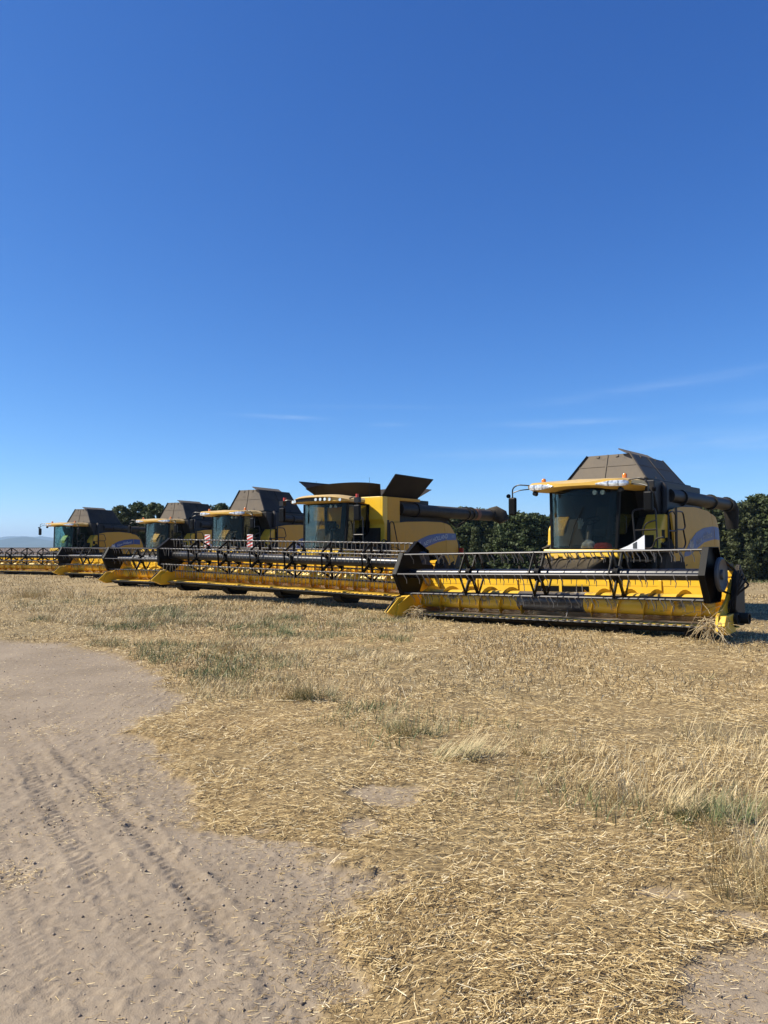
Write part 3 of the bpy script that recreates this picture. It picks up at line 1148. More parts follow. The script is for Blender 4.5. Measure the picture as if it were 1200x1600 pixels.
    MB().cyl((0.48, 0.0, z1 - 0.10), (0.48, 0.07, z1 - 0.10), 0.055, 12).build('work_light', 'lamp_glass', C)
    if hivis:
        MB().sheet(lambda u, v: (-hwid + 0.14 + 0.05 * math.sin(u * 9 + v * 4) + 0.12 * u, depth - 0.12 + 0.04 * math.sin(u * 14), z0 + 0.15 + (0.55 + 0.25 * u * (1 - u)) * v + 0.25 * (1 - u) * v),
                   [i / 8 for i in range(9)], [0, 0.25, 0.5, 0.75, 1], (0, 0.03, 0)).build('hanging_vest', 'hi_vis', C, smooth=True)
    return C


def build_roof_cx(root, z0, depth):
    """yellow roof shell with a lamp wing at either front corner"""
    R_ = None
    zt = z0 + 0.02
    prof = {}
    xs = [-1.27, -1.22, -1.1, -0.9, -0.7, -0.5, -0.25, 0, 0.25, 0.5, 0.7, 0.9, 1.1, 1.22, 1.27]

    def sect(x):
        a = abs(x)
        wing = smooth01((a - 0.35) / 0.35)
        tip = smooth01((a - 1.10) / 0.17)
        yf = -0.46 + 0.06 * a * a + 0.10 * tip
        zb = zt - 0.01 - 0.06 * wing + 0.07 * tip
        zc = zt + 0.085 + 0.05 * wing - 0.05 * tip
        ztop = zt + 0.165 + 0.03 * (1 - a) - 0.04 * tip
        yb_ = depth + 0.08 - 0.9 * smooth01((a - 0.90) / 0.30)
        return [(x, yf + 0.10, zb), (x, yf, lerp(zb, zc, 0.35)), (x, yf - 0.01, zc), (x, yf + 0.10, lerp(zc, ztop, 0.75)), (x, yf + 0.30, ztop), (x, lerp(yf, yb_, 0.7), ztop + 0.02),
                (x, yb_, ztop - 0.06), (x, yb_, zb + 0.03)]
    vs_, fs = [], []
    k = 8
    for x in xs:
        vs_ += sect(x)
    for i in range(len(xs) - 1):
        for j in range(k):
            j2 = (j + 1) % k
            fs.append((i * k + j, i * k + j2, (i + 1) * k + j2, (i + 1) * k + j))
    fs.append(tuple(range(k)))
    fs.append(tuple((len(xs) - 1) * k + j for j in range(k)))
    R_ = MB().add(vs_, fs).build('roof', 'roof_yellow', root, smooth=True)
    for s in (-1, 1):
        # lamp cluster
        lm = MB()

        def lf(u, v):
            a = lerp(0.52, 1.22, u)
            q = sect(s * a)
            mid = lerp(q[0][2], q[2][2], 0.52)
            hgt = 0.064 * min(1.0, 0.25 + 1.6 * u) * min(1.0, 0.55 + 5 * (1 - u))
            y = q[1][1] - 0.012 - 0.012 * math.sin(PI * v)
            return (s * a, y, mid + hgt * (2 * v - 1))
        lm.sheet(lf, [i / 12 for i in range(13)], [0, 0.33, 0.66, 1], (0, 0.02, 0))
        HL = lm.build('headlight', 'lamp_glass', R_, smooth=True)
        for q in (0.80, 1.02):
            sq = sect(s * q)
            MB().box(min(s * q, s * (q + 0.012)), max(s * q, s * (q + 0.012)), sq[1][1] - 0.028, sq[1][1] - 0.010, lerp(sq[0][2], sq[2][2], 0.52) - 0.05, lerp(sq[0][2], sq[2][2], 0.52) + 0.05).build('lamp_divider', 'pulley', R_)
        bx, by = s * 1.02, -0.02 if s > 0 else 0.05
        MB().lathe([(0.16, 0.062), (0.185, 0.062), (0.185, 0.055), (0.25, 0.052), (0.275, 0.035), (0.28, 0.005)], (bx, by, zt), 'z', 14).build('beacon', 'amber', R_, smooth=True)
        # mirror on its arm
        xm = s * 1.66
        MB().tube(rounded([(s * 1.22, -0.30, zt + 0.10), (s * 1.50, -0.36, zt + 0.13), (xm, -0.34, zt + 0.05), (xm, -0.33, zt - 0.18)], 0.10), 0.016, 6)\
            .tube(rounded([(s * 1.22, -0.22, zt + 0.02), (s * 1.48, -0.30, zt + 0.0), (xm, -0.33, zt - 0.06)], 0.08), 0.014, 6).build('mirror_arm', 'rail', R_, smooth=True)
        MB().box(xm - 0.10, xm + 0.10, -0.38, -0.29, zt - 0.60, zt - 0.17).build('mirror', 'black', R_, bevel=0.035)
        MB().box(xm - 0.085, xm + 0.085, -0.288, -0.284, zt - 0.57, zt - 0.20).build('mirror_glass', 'lamp_glass', R_)
        MB().cyl((s * 1.76, -0.34, zt - 0.13), (s * 1.80, -0.30, zt - 0.13), 0.05, 10).build('spot_lamp', 'black', R_)
        MB().cyl((s * 1.05, -0.36, zt - 0.10), (s * 1.05, -0.27, zt - 0.11), 0.055, 12).build('spot_lamp', 'black', R_)
    return R_


def rails_and_ladder(root, x0, z0, big=False):
    """platform by the cab door with handrails, and the ladder below it"""
    P = MB().box(x0, x0 + 0.78, 0.25, 1.30, z0 - 0.08, z0 - 0.02).build('platform', 'dark_frame', root)
    r = 0.019
    xo = x0 + 0.74

    def rail(pts, rad=0.10):
        MB().tube(rounded(pts, rad, 4), r, 7).build('handrail', 'rail', P, smooth=True)
    if not big:
        rail([(x0 + 0.30, 0.05, z0 - 0.05), (x0 + 0.24, 0.02, z0 + 0.85), (x0 + 0.70, 0.18, z0 + 0.90), (x0 + 0.72, 0.22, z0 + 0.02)])
        rail([(x0 + 0.70, 0.15, z0 + 0.62), (x0 + 0.48, 0.12, z0 + 0.55), (x0 + 0.40, 0.10, z0 + 0.02), (x0 + 0.62, 0.16, z0 - 0.02), (x0 + 0.70, 0.18, z0 + 0.22), (x0 + 0.85, 0.20, z0 + 0.25)], 0.12)
        rail([(x0 + 0.27, 0.04, z0 + 0.40), (x0 + 0.72, 0.20, z0 + 0.42)], 0.02)
        rail([(xo, 0.85, z0), (xo, 0.85, z0 + 0.80), (xo + 0.02, 1.10, z0 + 0.86), (xo + 0.02, 1.28, z0 + 0.78), (xo + 0.02, 1.28, z0 - 0.1)], 0.10)
        rail([(xo, 0.85, z0 + 0.40), (xo + 0.02, 1.28, z0 + 0.40)], 0.02)
        MB().tube([(xo + 0.02, 1.30, z0 - 0.1), (xo + 0.02, 1.30, z0 + 0.95)], 0.032, 8).build('post', 'rail', P)
        rail([(xo + 0.02, 1.32, z0 + 0.86), (xo + 0.02, 1.78, z0 + 0.86), (xo + 0.02, 1.92, z0 + 0.50), (xo + 0.02, 1.78, z0 + 0.44), (xo + 0.02, 1.32, z0 + 0.44)], 0.12)
        rail([(xo + 0.02, 1.78, z0 + 0.44), (xo + 0.02, 1.94, z0 + 0.12), (xo + 0.02, 1.80, z0 + 0.0), (xo + 0.02, 1.32, z0 + 0.0)], 0.12)
    else:
        rail([(x0 + 0.20, 0.05, z0 - 0.1), (x0 + 0.20, 0.05, z0 + 0.95), (x0 + 0.55, 0.05, z0 + 0.98), (x0 + 0.58, 0.05, z0 - 0.1)])
        rail([(x0 + 0.20, 0.05, z0 + 0.42), (x0 + 0.58, 0.05, z0 + 0.42)], 0.02)
        rail([(xo + 0.02, 1.18, z0 - 0.2), (xo + 0.02, 1.18, z0 + 0.85), (xo + 0.02, 1.38, z0 + 0.85), (xo + 0.02, 1.62, z0 + 0.1), (xo + 0.02, 1.66, z0 - 0.2)], 0.15)
        rail([(xo + 0.02, 0.75, z0 - 0.2), (xo + 0.02, 0.75, z0 + 0.25), (xo + 0.02, 0.95, z0 + 0.28), (xo + 0.02, 1.05, z0 - 0.2)], 0.10)
        MB().tube([(xo + 0.0, 1.12, z0 - 0.1), (xo + 0.0, 1.12, z0 + 0.90)], 0.038, 8).build('post', 'rail', P)
    for k in range(5):
        z = z0 - 0.28 - k * 0.27
        MB().box(x0 + 0.10, x0 + 0.62, 0.10 - k * 0.03, 0.30 - k * 0.03, z, z + 0.03).build('ladder_step', 'dark_frame', P)
    for xx in (x0 + 0.08, x0 + 0.64):
        MB().bar((xx, 0.28, z0 - 0.05), (xx, 0.10, z0 - 1.42), 0.03, 0.07).build('ladder_side', 'dark_frame', P)
    return P


def common_body(root, zc, yrear, xs):
    ch = MB()
    ch.prism([(0.7, 0.95), (1.5, 0.75), (4.5, 0.75), (yrear, 0.9), (yrear + 0.2, 1.5), (yrear - 0.3, 2.2), (4.2, 2.35), (1.3, 2.35), (0.7, 1.5)], 'x', -xs + 0.18, xs - 0.18)
    ch.build('chassis', 'dark_frame', root)
    MB().prism([(-1.62, 0.42), (-1.55, 1.05), (-0.1, 1.42), (0.75, 1.72), (0.75, 0.95)], 'x', -0.60, 0.60).build('feeder_house', 'dark_frame', root, bevel=0.03)
    MB().box(-xs + 0.3, xs - 0.3, 1.35, 1.75, 0.78, 1.02).build('front_axle', 'dark_frame', root)
    for s in (-1, 1):
        build_wheel(root, s * (xs - 0.22), 1.55, 0.95, 0.62, s)
        build_wheel(root, s * (xs - 0.25), 5.15, 0.62, 0.42, s)
    hd = MB()
    hd.prism([(yrear - 0.3, 1.0), (yrear + 0.45, 0.85), (yrear + 0.55, 1.6), (yrear + 0.1, 2.2), (yrear - 0.4, 2.35)], 'x', -xs + 0.3, xs - 0.35)
    hd.build('straw_hood', 'tank_dark', root, bevel=0.04)
    for k in range(6):
        x = 0.35 * (k - 2.5)
        MB().tube(rounded([(x * 0.7 + 0.1, -1.5, 0.95), (x * 0.8, -0.9 - 0.05 * k, 1.30 + 0.03 * k), (x, -0.1, 1.40)], 0.2), 0.017, 6).build('feeder_hose', 'rubber', root, smooth=True)


def make_cx(name, label, loc, yaw, W, hx, roll, zlift, phase, seed, tine_mode='stuff', nspider=3, ext=(3.27, 3.91), hips=0.50,
            glass='glass', faded=False, warn=False, white_plate=False, hivis=False, hy=-2.65, flap=0.22, zr=1.05):
    root = empty(name, loc, -R(yaw))
    tag(root, label, 'combine harvester', 'combine harvesters parked side by side')
    xs = 1.45
    common_body(root, 0.75, 5.7, xs)
    build_sides(root, SIDE_TOP_CX, SIDE_BOT_CX, xs, 4.55, 'yellow_dusty')
    top_c = [(2.2, 1.50), (2.6, 1.80), (3.1, 2.02), (3.7, 2.14), (4.5, 2.20), (5.25, 2.16)]
    bot_c = [(2.2, 1.42), (2.6, 1.45), (3.1, 1.62), (3.7, 1.78), (4.5, 1.86), (5.25, 1.84)]
    build_decal(root, xs, top_c, bot_c, 4.55, 'New Holland', 0.24, 3.02, None, 'decal_faded' if faded else 'decal_blue', 'decal_worn' if faded else 'decal_white')
    # front corner panels beside the cab
    for s in (-1, 1):
        b = MB()
        b.prism([(0.92, 1.0), (1.48, 1.0), (1.48, 2.42), (1.30, 2.42), (1.02, 2.10)], 'x', min(s * 0.98, s * 1.43), max(s * 0.98, s * 1.43))
        fp = b.build('front_panel', 'yellow', root, bevel=0.03)
        MB().box(min(s * 1.434, s * 1.440), max(s * 1.434, s * 1.440), 1.06, 1.24, 1.85, 2.05).build('service_hatch', 'black', fp)
    # grain tank, lower walls in dark steel
    tk = MB()
    tk.prism([(1.35, 2.36), (4.35, 2.36), (4.35, ext[0] - 0.06), (1.05, ext[0] - 0.06), (1.05, 2.9)], 'x', -1.28, 1.28)
    T = tk.build('grain_tank', 'tank_dark', root, bevel=0.02)
    MB().tube(rounded([(1.32, 1.55, 2.45), (1.34, 1.55, 3.05), (1.20, 1.65, 3.16)], 0.12), 0.085, 10).build('air_pipe', 'tank_dark', T, smooth=True)
    MB().box(-1.12, 1.12, 1.12, 4.10, ext[0] - 0.058, ext[0]).build('tank_rim', 'black', T)
    # hipped hopper extension
    x0, x1, ya, yb = -1.0, 1.0, 1.22, 3.92
    zb, zt = ext
    i_ = hips
    tx0, tx1, tya, tyb = x0 + i_, x1 - i_ + 0.06, ya + 0.16, yb - 0.36
    c0 = [Vector((x0, ya, zb)), Vector((x1, ya, zb)), Vector((x1, yb, zb)), Vector((x0, yb, zb))]
    c1 = [Vector((tx0, tya, zt)), Vector((tx1, tya, zt)), Vector((tx1, tyb, zt)), Vector((tx0, tyb, zt))]
    for k in range(4):
        a, b_, c_, d_ = c0[k], c0[(k + 1) % 4], c1[(k + 1) % 4], c1[k]
        nrm = (b_ - a).cross(d_ - a).normalized() * 0.018
        P = MB().hexa([a, b_, c_, d_, a + nrm, b_ + nrm, c_ + nrm, d_ + nrm]).build('hopper_panel', 'hopper' if (faded or k == 0) else 'hopper_black', T)
        e = MB()
        # folded seam in the middle and a rolled lower edge
        n2 = nrm.normalized() * 0.03
        mid0, mid1 = (a + b_) / 2 + n2, (c_ + d_) / 2 + n2
        e.bar(mid0, mid1, 0.03, 0.012, up=tuple(nrm))
        e.bar(a + n2, b_ + n2, 0.05, 0.03, up=tuple(nrm))
        for q in (0.28, 0.72):
            s0, s1 = a.lerp(b_, q) + n2, d_.lerp(c_, q) + n2
            e.bar(s0.lerp(s1, 0.02), s0.lerp(s1, 0.10), 0.09, 0.02, up=tuple(nrm))
            e.bar(s0.lerp(s1, 0.90), s0.lerp(s1, 0.98), 0.07, 0.02, up=tuple(nrm))
        e.bar(a.lerp(d_, 0.55) + n2 * 0.8, b_.lerp(c_, 0.55) + n2 * 0.8, 0.02, 0.010, up=tuple(nrm))
        e.build('panel_seam', 'hopper' if (faded or k == 0) else 'hopper_black', P)
        MB().bar(a + n2 * 0.6, d_ + n2 * 0.6, 0.05, 0.05).build('corner_strip', 'black' if k in (0, 3) else 'hopper', P)
    # lids folded back along the top
    MB().hexa([(tx1 - 0.02, tya - 0.15, zt), (tx1 + 0.02, tya - 0.15, zt), (tx1 + 0.02, tyb - 0.5, zt), (tx1 - 0.02, tyb - 0.5, zt),
               (tx1 - flap, tya - 0.15, zt + 0.11), (tx1 - flap + 0.03, tya - 0.15, zt + 0.13), (tx1 - flap + 0.03, tyb - 0.5, zt + 0.13), (tx1 - flap, tyb - 0.5, zt + 0.11)])\
        .build('hopper_lid', 'hopper', T)
    MB().box(tx0, tx1, tya, tyb, zt - 0.10, zt - 0.08).build('hopper_lid', 'hopper', T)
    # unloading tube along the left side
    zt_ = 2.88
    U = MB().cyl((1.22, 2.1, zt_ + 0.02), (1.29, 6.75, zt_), 0.172, 18).build('unloading_tube', 'tube_brown', root, smooth=True)
    MB().tube([(1.29, 6.70, zt_), (1.30, 6.88, zt_ - 0.03), (1.32, 6.98, zt_ - 0.16), (1.33, 7.02, zt_ - 0.70)], [0.20, 0.21, 0.21, 0.16], 14).build('spout', 'rubber', U, smooth=True)
    for y in (2.9, 5.2, 6.6):
        MB().lathe([(-0.03, 0.19), (-0.03, 0.215), (0.03, 0.215), (0.03, 0.19)], (1.22 + 0.08 * (y - 2.1) / 5.1, y, zt_), 'y', 18).build('tube_flange', 'tube_brown', U)
    # engine deck
    MB().prism([(4.36, 2.36), (5.6, 2.30), (5.5, 2.72), (4.36, 3.02)], 'x', -1.2, 1.0).build('engine_deck', 'tank_dark', root, bevel=0.03)
    # cab
    z0, z1 = 1.62, 3.0
    build_cab(root, 0.84, z0, z1, 1.5, glass, hivis=hivis)
    MB().prism([(-0.22, 1.43), (-0.17, 1.40), (0.9, 1.40), (0.9, 1.515), (-0.15, 1.60), (-0.20, 1.60)], 'x', -0.92, 0.92).build('cab_base', 'yellow', root, bevel=0.03)
    for k in range(8):
        x = -0.80 + k * 0.228
        MB().cyl((x, -0.24, 1.44), (x, -0.16, 1.44), 0.06, 10).build('base_lamp', 'roof_yellow', root)
    build_roof_cx(root, z1, 1.5)
    rails_and_ladder(root, 0.92, z0)
    if white_plate:
        MB().prism([(0.88, 1.60), (1.46, 1.60), (1.46, 1.92), (1.28, 1.79), (1.08, 1.68)], 'y', -0.06, -0.045).build('white_wedge', 'white_paint', root)  # white wedge beside the cab door, facing forwards
        MB().prism([(1.20, 1.62), (1.29, 1.62), (1.29, 1.775), (1.20, 1.725)], 'y', -0.066, -0.062).build('plate_mark', 'pulley', root)
    build_header(root, W, (hx, hy, zlift), roll, zr, phase, 6, tine_mode, nspider, False, seed, warn, worn_shaded=faded)
    return root


def make_cr(name, label, loc, yaw, W, hx, roll, zlift, phase, seed):
    root = empty(name, loc, -R(yaw))
    tag(root, label, 'combine harvester', 'combine harvesters parked side by side')
    xs = 1.52
    common_body(root, 0.75, 6.0, xs)
    build_sides(root, SIDE_TOP_CR, SIDE_BOT_CR, xs, 4.75, 'yellow_dusty')
    top_c = [(2.55, 1.62), (3.0, 1.90), (3.6, 2.06), (4.2, 2.13), (4.75, 2.15), (5.78, 2.15)]
    bot_c = [(2.55, 1.58), (3.0, 1.52), (3.6, 1.69), (4.2, 1.83), (4.75, 1.90), (5.78, 1.92)]
    build_decal(root, xs, top_c, bot_c, 4.75, 'NEW HOLLAND', 0.215, 3.28, True, 'decal_blue', 'decal_white')
    zt = 3.30
    # yellow tank with a slanted upper front
    fb = MB()
    fb.prism([(1.25, 1.0), (1.42, 1.0), (1.42, zt), (1.15, zt), (1.15, 2.55), (1.25, 2.40)], 'x', -1.50, 1.50)
    F = fb.build('tank_front', 'yellow', root, bevel=0.02)
    for (za, zb_) in ((1.96, 2.16), (1.66, 1.78)):
        MB().box(1.10, 1.34, 1.243, 1.2475, za, zb_).build('front_vent', 'black', F)
    for s in (-1, 1):
        b = MB()
        xa, xb = min(s * 1.36, s * 1.50), max(s * 1.36, s * 1.50)
        b.box(xa, xb, 1.423, 2.10, 2.44, zt)
        b.box(xa, xb, 2.10, 3.30, 3.20, zt)
        b.build('tank_side', 'yellow_dusty', root, bevel=0.02)
    MB().box(-1.34, 1.30, 1.43, 4.1, 2.36, zt - 0.02).build('grain_tank', 'tank_dark', root)
    MB().box(-1.2, 1.2, 4.1, 5.6, 2.36, 2.85).build('engine_deck', 'tank_dark', root, bevel=0.05)
    MB().lathe([(-0.6, 0.02), (-0.6, 0.22), (0.6, 0.22), (0.6, 0.02)], (0.35, 4.9, 2.98), 'y', 18).build('air_filter', 'roof_yellow', root, smooth=True)
    # opened hopper flaps
    yA, yB = 1.30, 3.30
    t = 0.02

    def flap(pts, mat='hopper_brown'):
        a, b_, c_, d_ = [Vector(p) for p in pts]
        nrm = (b_ - a).cross(d_ - a).normalized() * t
        o = MB().hexa([a, b_, c_, d_, a + nrm, b_ + nrm, c_ + nrm, d_ + nrm]).build('hopper_flap', mat, root)
        MB().bar(c_ + nrm * 0.5, d_ + nrm * 0.5, 0.035, 0.035).bar(a, d_, 0.03, 0.03).bar(b_, c_, 0.03, 0.03).build('flap_edge', 'dark_frame', o)
        return o
    flap([(1.34, yA, zt), (1.34, yB, zt), (1.98, yB + 0.05, zt + 0.66), (1.98, yA - 0.10, zt + 0.68)])
    flap([(-1.34, yB, zt), (-1.34, yA, zt), (-2.08, yA - 0.25, zt + 0.64), (-2.08, yB + 0.05, zt + 0.66)])
    for (y0, y1, sgn) in ((yA, yA - 0.45, 1), (yB, yB + 0.55, -1)):
        us = [-1 + i / 8 for i in range(17)]
        MB().sheet(lambda u, v: (lerp(1.30, 1.62, v) * u, lerp(y0, y1, v), zt + v * (0.36 + 0.12 * (1 - abs(u) ** 2.5))), us, [0, 0.5, 1], (0, 0.015 * sgn, 0))\
            .build('hopper_flap', 'hopper_brown', root, smooth=True)
    # long unloading tube folded back
    z_ = 2.92
    U = MB().cyl((1.38, 2.2, z_), (1.58, 8.0, z_ - 0.02), 0.215, 18).build('unloading_tube', 'tube_brown', root, smooth=True)
    for y in (3.1, 6.3, 6.6):
        MB().lathe([(-0.04, 0.21), (-0.04, 0.25), (0.04, 0.25), (0.04, 0.21)], (1.38 + 0.24 * (y - 2.2) / 6.8, y, z_), 'y', 18).build('tube_flange', 'dark_frame', U)
    MB().lathe([(-0.12, 0.216), (-0.12, 0.222), (0.12, 0.222), (0.12, 0.216)], (1.55, 6.95, z_ - 0.01), 'y', 18).build('rust_band', 'rust', U)
    MB().tube([(1.58, 7.98, z_), (1.59, 8.16, z_ + 0.03), (1.66, 8.30, z_ + 0.06), (1.90, 8.40, z_ - 0.06), (2.0, 8.43, z_ - 0.26)], [0.23, 0.27, 0.31, 0.29, 0.22], 16).build('spout', 'rubber', U, smooth=True)
    for q in range(3):
        MB().tube(rounded([(1.3, 5.2 + q * 0.1, z_ - 0.2), (1.35, 5.9, z_ - 0.5 - 0.06 * q), (1.45, 6.5, z_ - 0.22)], 0.3), 0.02, 6).build('tube_hose', 'rubber', U)
    # cab
    z0, z1 = 1.62, 3.05
    build_cab(root, 0.92, z0, z1, 1.2, 'glass', hivis=False)
    MB().prism([(-0.22, 1.40), (-0.17, 1.36), (0.9, 1.36), (0.9, 1.515), (-0.15, 1.60), (-0.20, 1.60)], 'x', -0.98, 0.98).build('cab_base', 'yellow', root, bevel=0.03)
    # arched roof with a dark lamp band
    xs_ = [-1.24 + i * 2.48 / 20 for i in range(21)]

    def sect(x):
        a = abs(x) / 1.24
        zt_ = z1 + 0.26 - 0.16 * a ** 3
        zb_ = z1 - 0.0 + 0.02 * a ** 2
        yf = -0.52 + 0.28 * a ** 2.2
        yb_ = 1.05 - 0.5 * a ** 4
        return [(x, yf + 0.12, zb_), (x, yf + 0.02, lerp(zb_, zt_, 0.18)), (x, yf + 0.03, lerp(zb_, zt_, 0.62)), (x, yf - 0.03, lerp(zb_, zt_, 0.72)), (x, yf + 0.05, zt_ - 0.01), (x, yf + 0.5, zt_ + 0.03), (x, yb_, zt_), (x, yb_, zb_ + 0.02)]
    vs_, fs = [], []
    for x in xs_:
        vs_ += sect(x)
    k = 8
    for i in range(20):
        for j in range(k):
            j2 = (j + 1) % k
            fs.append((i * k + j, i * k + j2, (i + 1) * k + j2, (i + 1) * k + j))
    fs += [tuple(range(k)), tuple(20 * k + j for j in range(k))]
    RF = MB().add(vs_, fs).build('roof', 'roof_yellow', root, smooth=True)
    MB().sheet(lambda u, v: (u, sect(u)[1][1] - 0.012 + 0.01 * v, lerp(sect(u)[1][2] + 0.01, sect(u)[2][2], v)), [-0.88 + i * 1.3 / 12 for i in range(13)], [0, 1], (0, 0.008, 0)).build('lamp_band', 'black', RF)
    for x in (-1.05, -0.92, 0.12, 0.30, 0.47, 0.64, 0.98):
        q = sect(x)
        MB().lathe([(0, 0.004), (0, 0.05), (0.03, 0.055), (0.03, 0.004)], (x, q[1][1] - 0.045, lerp(q[1][2], q[2][2], 0.5)), 'y', 12).build('roof_lamp', 'lamp_glass', RF, smooth=True)
    for s in (-1, 1):
        xm = s * 1.60
        MB().tube(rounded([(s * 1.18, -0.15, z1 + 0.12), (s * 1.45, -0.25, z1 + 0.16), (xm, -0.28, z1 + 0.02), (xm, -0.28, z1 - 0.15)], 0.08), 0.022, 6).box(xm - 0.09, xm + 0.09, -0.33, -0.20, z1 - 0.03, z1 + 0.13).build('mirror_arm', 'rail', RF)
        MB().box(xm - 0.12, xm + 0.12, -0.33, -0.22, z1 - 0.58, z1 - 0.10).build('mirror', 'black', RF, bevel=0.035)
        MB().cyl((s * 1.55, -0.22, z1 + 0.13), (s * 1.55, -0.22, z1 + 0.24), 0.05, 10).build('beacon', 'red_paint', RF, smooth=True)
        MB().tube([(s * 1.15, 0.9, z1 + 0.2), (s * 1.15, 0.9, z1 + 0.85)], 0.006, 4).build('antenna', 'rail', RF)
    rails_and_ladder(root, 1.0, z0, True)
    MB().box(1.30, 1.50, 6.12, 6.16, 1.35, 1.62).build('rear_reflector', 'red_paint', root)
    build_header(root, W, (hx, -2.80, zlift), roll, 1.0, phase, 18, 'parts', 6, True, seed)
    return root


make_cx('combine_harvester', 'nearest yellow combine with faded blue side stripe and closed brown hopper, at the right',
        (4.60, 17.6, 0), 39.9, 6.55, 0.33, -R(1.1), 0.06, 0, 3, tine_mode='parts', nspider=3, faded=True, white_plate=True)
make_cr('combine_harvester', 'yellow combine with opened dark hopper flaps and widest header, second from the right',
        (-1.93, 24.5, 0), 37, 9.6, 0.70, R(0.9), 0.32, 25, 5)
make_cx('combine_harvester', 'combine in the middle with two red and white striped warning boards on its header',
        (-6.65, 32.2, 0), 30, 8.0, 0.25, R(0.3), 0.10, 2, 7, ext=(3.22, 4.16), hips=0.52, warn=True, hivis=True, nspider=4)
make_cx('combine_harvester', 'combine second from the left, trees rising straight behind its cab roof',
        (-12.45, 41.7, 0), 27, 8.0, 0.1, R(0.2), 0.10, 4, 9, ext=(3.22, 4.16), hips=0.52, nspider=4)
make_cx('combine_harvester', 'farthest combine at the far left with teal tinted cab windows and blue stripe',
        (-20.3, 48.2, 0), 25, 8.0, 0.0, 0.0, 0.06, 30, 13, ext=(3.22, 4.12), hips=0.55, glass='glass_teal', nspider=5)
# ------------------------------------------------------------------ small things on and in the machines
C1_LOC, C1_YAW = Vector((4.60, 17.6, 0)), -R(39.9)


def c1(x, y, z):
    return C1_LOC + Matrix.Rotation(C1_YAW, 3, 'Z') @ Vector((x, y, z))


def straw_bundle(name, label, loc, n, rad, drop, seed):
    rnd = random.Random(seed)
    b = MB()
    for i in range(n):
        p = Vector((rnd.gauss(0, rad), rnd.gauss(0, rad), rnd.gauss(0, rad * 0.6)))
        d = Vector((rnd.gauss(0, 1), rnd.gauss(0, 1), rnd.gauss(-0.9, 0.9))).normalized()
        l = rnd.uniform(0.08, drop)
        mid = p + d * l * 0.5 + Vector((rnd.gauss(0, .02), rnd.gauss(0, .02), 0.02))
        b.tube([p, mid, p + d * l + Vector((0, 0, -0.05 * l))], [0.005, 0.0045, 0.003], 4, caps=False)
    o = b.build(name, 'straw_loose')
    o.location = loc
    tag(o, label, 'straw')
    return o


m = Mat('straw_loose')
gi = m.n('ShaderNodeNewGeometry')
m.base(m.ramp(gi.outputs['Random Per Island'], [(0.0, (0.15, 0.10, 0.05)), (0.4, (0.36, 0.26, 0.13)), (0.75, (0.55, 0.43, 0.23)), (1.0, (0.70, 0.60, 0.40))]))
m.rough(0.75)
M['straw_loose'] = m.m

straw_bundle('straw_tangle', 'ragged straw caught on the right end of the nearest header', c1(3.68, -2.85, 0.36), 130, 0.11, 0.45, 1)
straw_bundle('straw_tangle', 'matted straw wad stuck to the left end of the nearest header', c1(-2.72, -2.75, 0.22), 110, 0.08, 0.30, 2)


def lumpy(name, mat, loc, size, seed, label, cat):
    """crumpled soft object"""
    bm = bmesh.new()
    bmesh.ops.create_icosphere(bm, subdivisions=3, radius=1)
    rnd = random.Random(seed)
    fr = [(Vector((rnd.gauss(0, 1), rnd.gauss(0, 1), rnd.gauss(0, 1))) * 3, rnd.uniform(0, 6)) for _ in range(7)]
    for v in bm.verts:
        k = 1 + sum(0.09 * math.sin(v.co.dot(f) + p) for f, p in fr)
        v.co = Vector((v.co.x * size[0] * k, v.co.y * size[1] * k, max(-0.35, v.co.z * k) * size[2]))
    me = bpy.data.meshes.new(name)
    bm.to_mesh(me)
    bm.free()
    me.materials.append(M[mat])
    o = bpy.data.objects.new(name, me)
    COL.objects.link(o)
    o.location = loc
    tag(o, label, cat)


lumpy('plastic_bag', 'plastic_bag', c1(0.12, 0.02, 1.675), (0.15, 0.10, 0.14), 4, 'crumpled clear plastic bag behind the windscreen of the nearest combine', 'bag')
lumpy('red_cloth', 'red_cloth', c1(0.46, 0.06, 1.655), (0.22, 0.09, 0.09), 6, 'red cloth lying behind the windscreen of the nearest combine', 'cloth')
# work glove set upright on the steering column of the nearest combine
g = MB()
g.tube([(0, 0, 0), (0, 0, 0.10), (0, 0, 0.16)], [0.045, 0.05, 0.055], 10)
for k, (dx, dz, lean) in enumerate(((-0.045, 0.07, -0.02), (-0.016, 0.10, -0.005), (0.016, 0.095, 0.01), (0.044, 0.075, 0.03))):
    g.tube([(dx, 0, 0.14), (dx + lean * 0.6, -0.005, 0.14 + dz * 0.7), (dx + lean, -0.012, 0.16 + dz)], [0.018, 0.017, 0.011], 7)
g.tube([(0.04, 0, 0.07), (0.085, -0.01, 0.12), (0.105, -0.015, 0.16)], [0.022, 0.019, 0.012], 7)
o = g.build('work_glove', 'glove', smooth=True)
o.location = c1(-0.22, 0.30, 2.08)
o.rotation_euler = (0, 0, C1_YAW)
tag(o, 'pale work glove standing upright inside the cab of the nearest combine', 'glove')


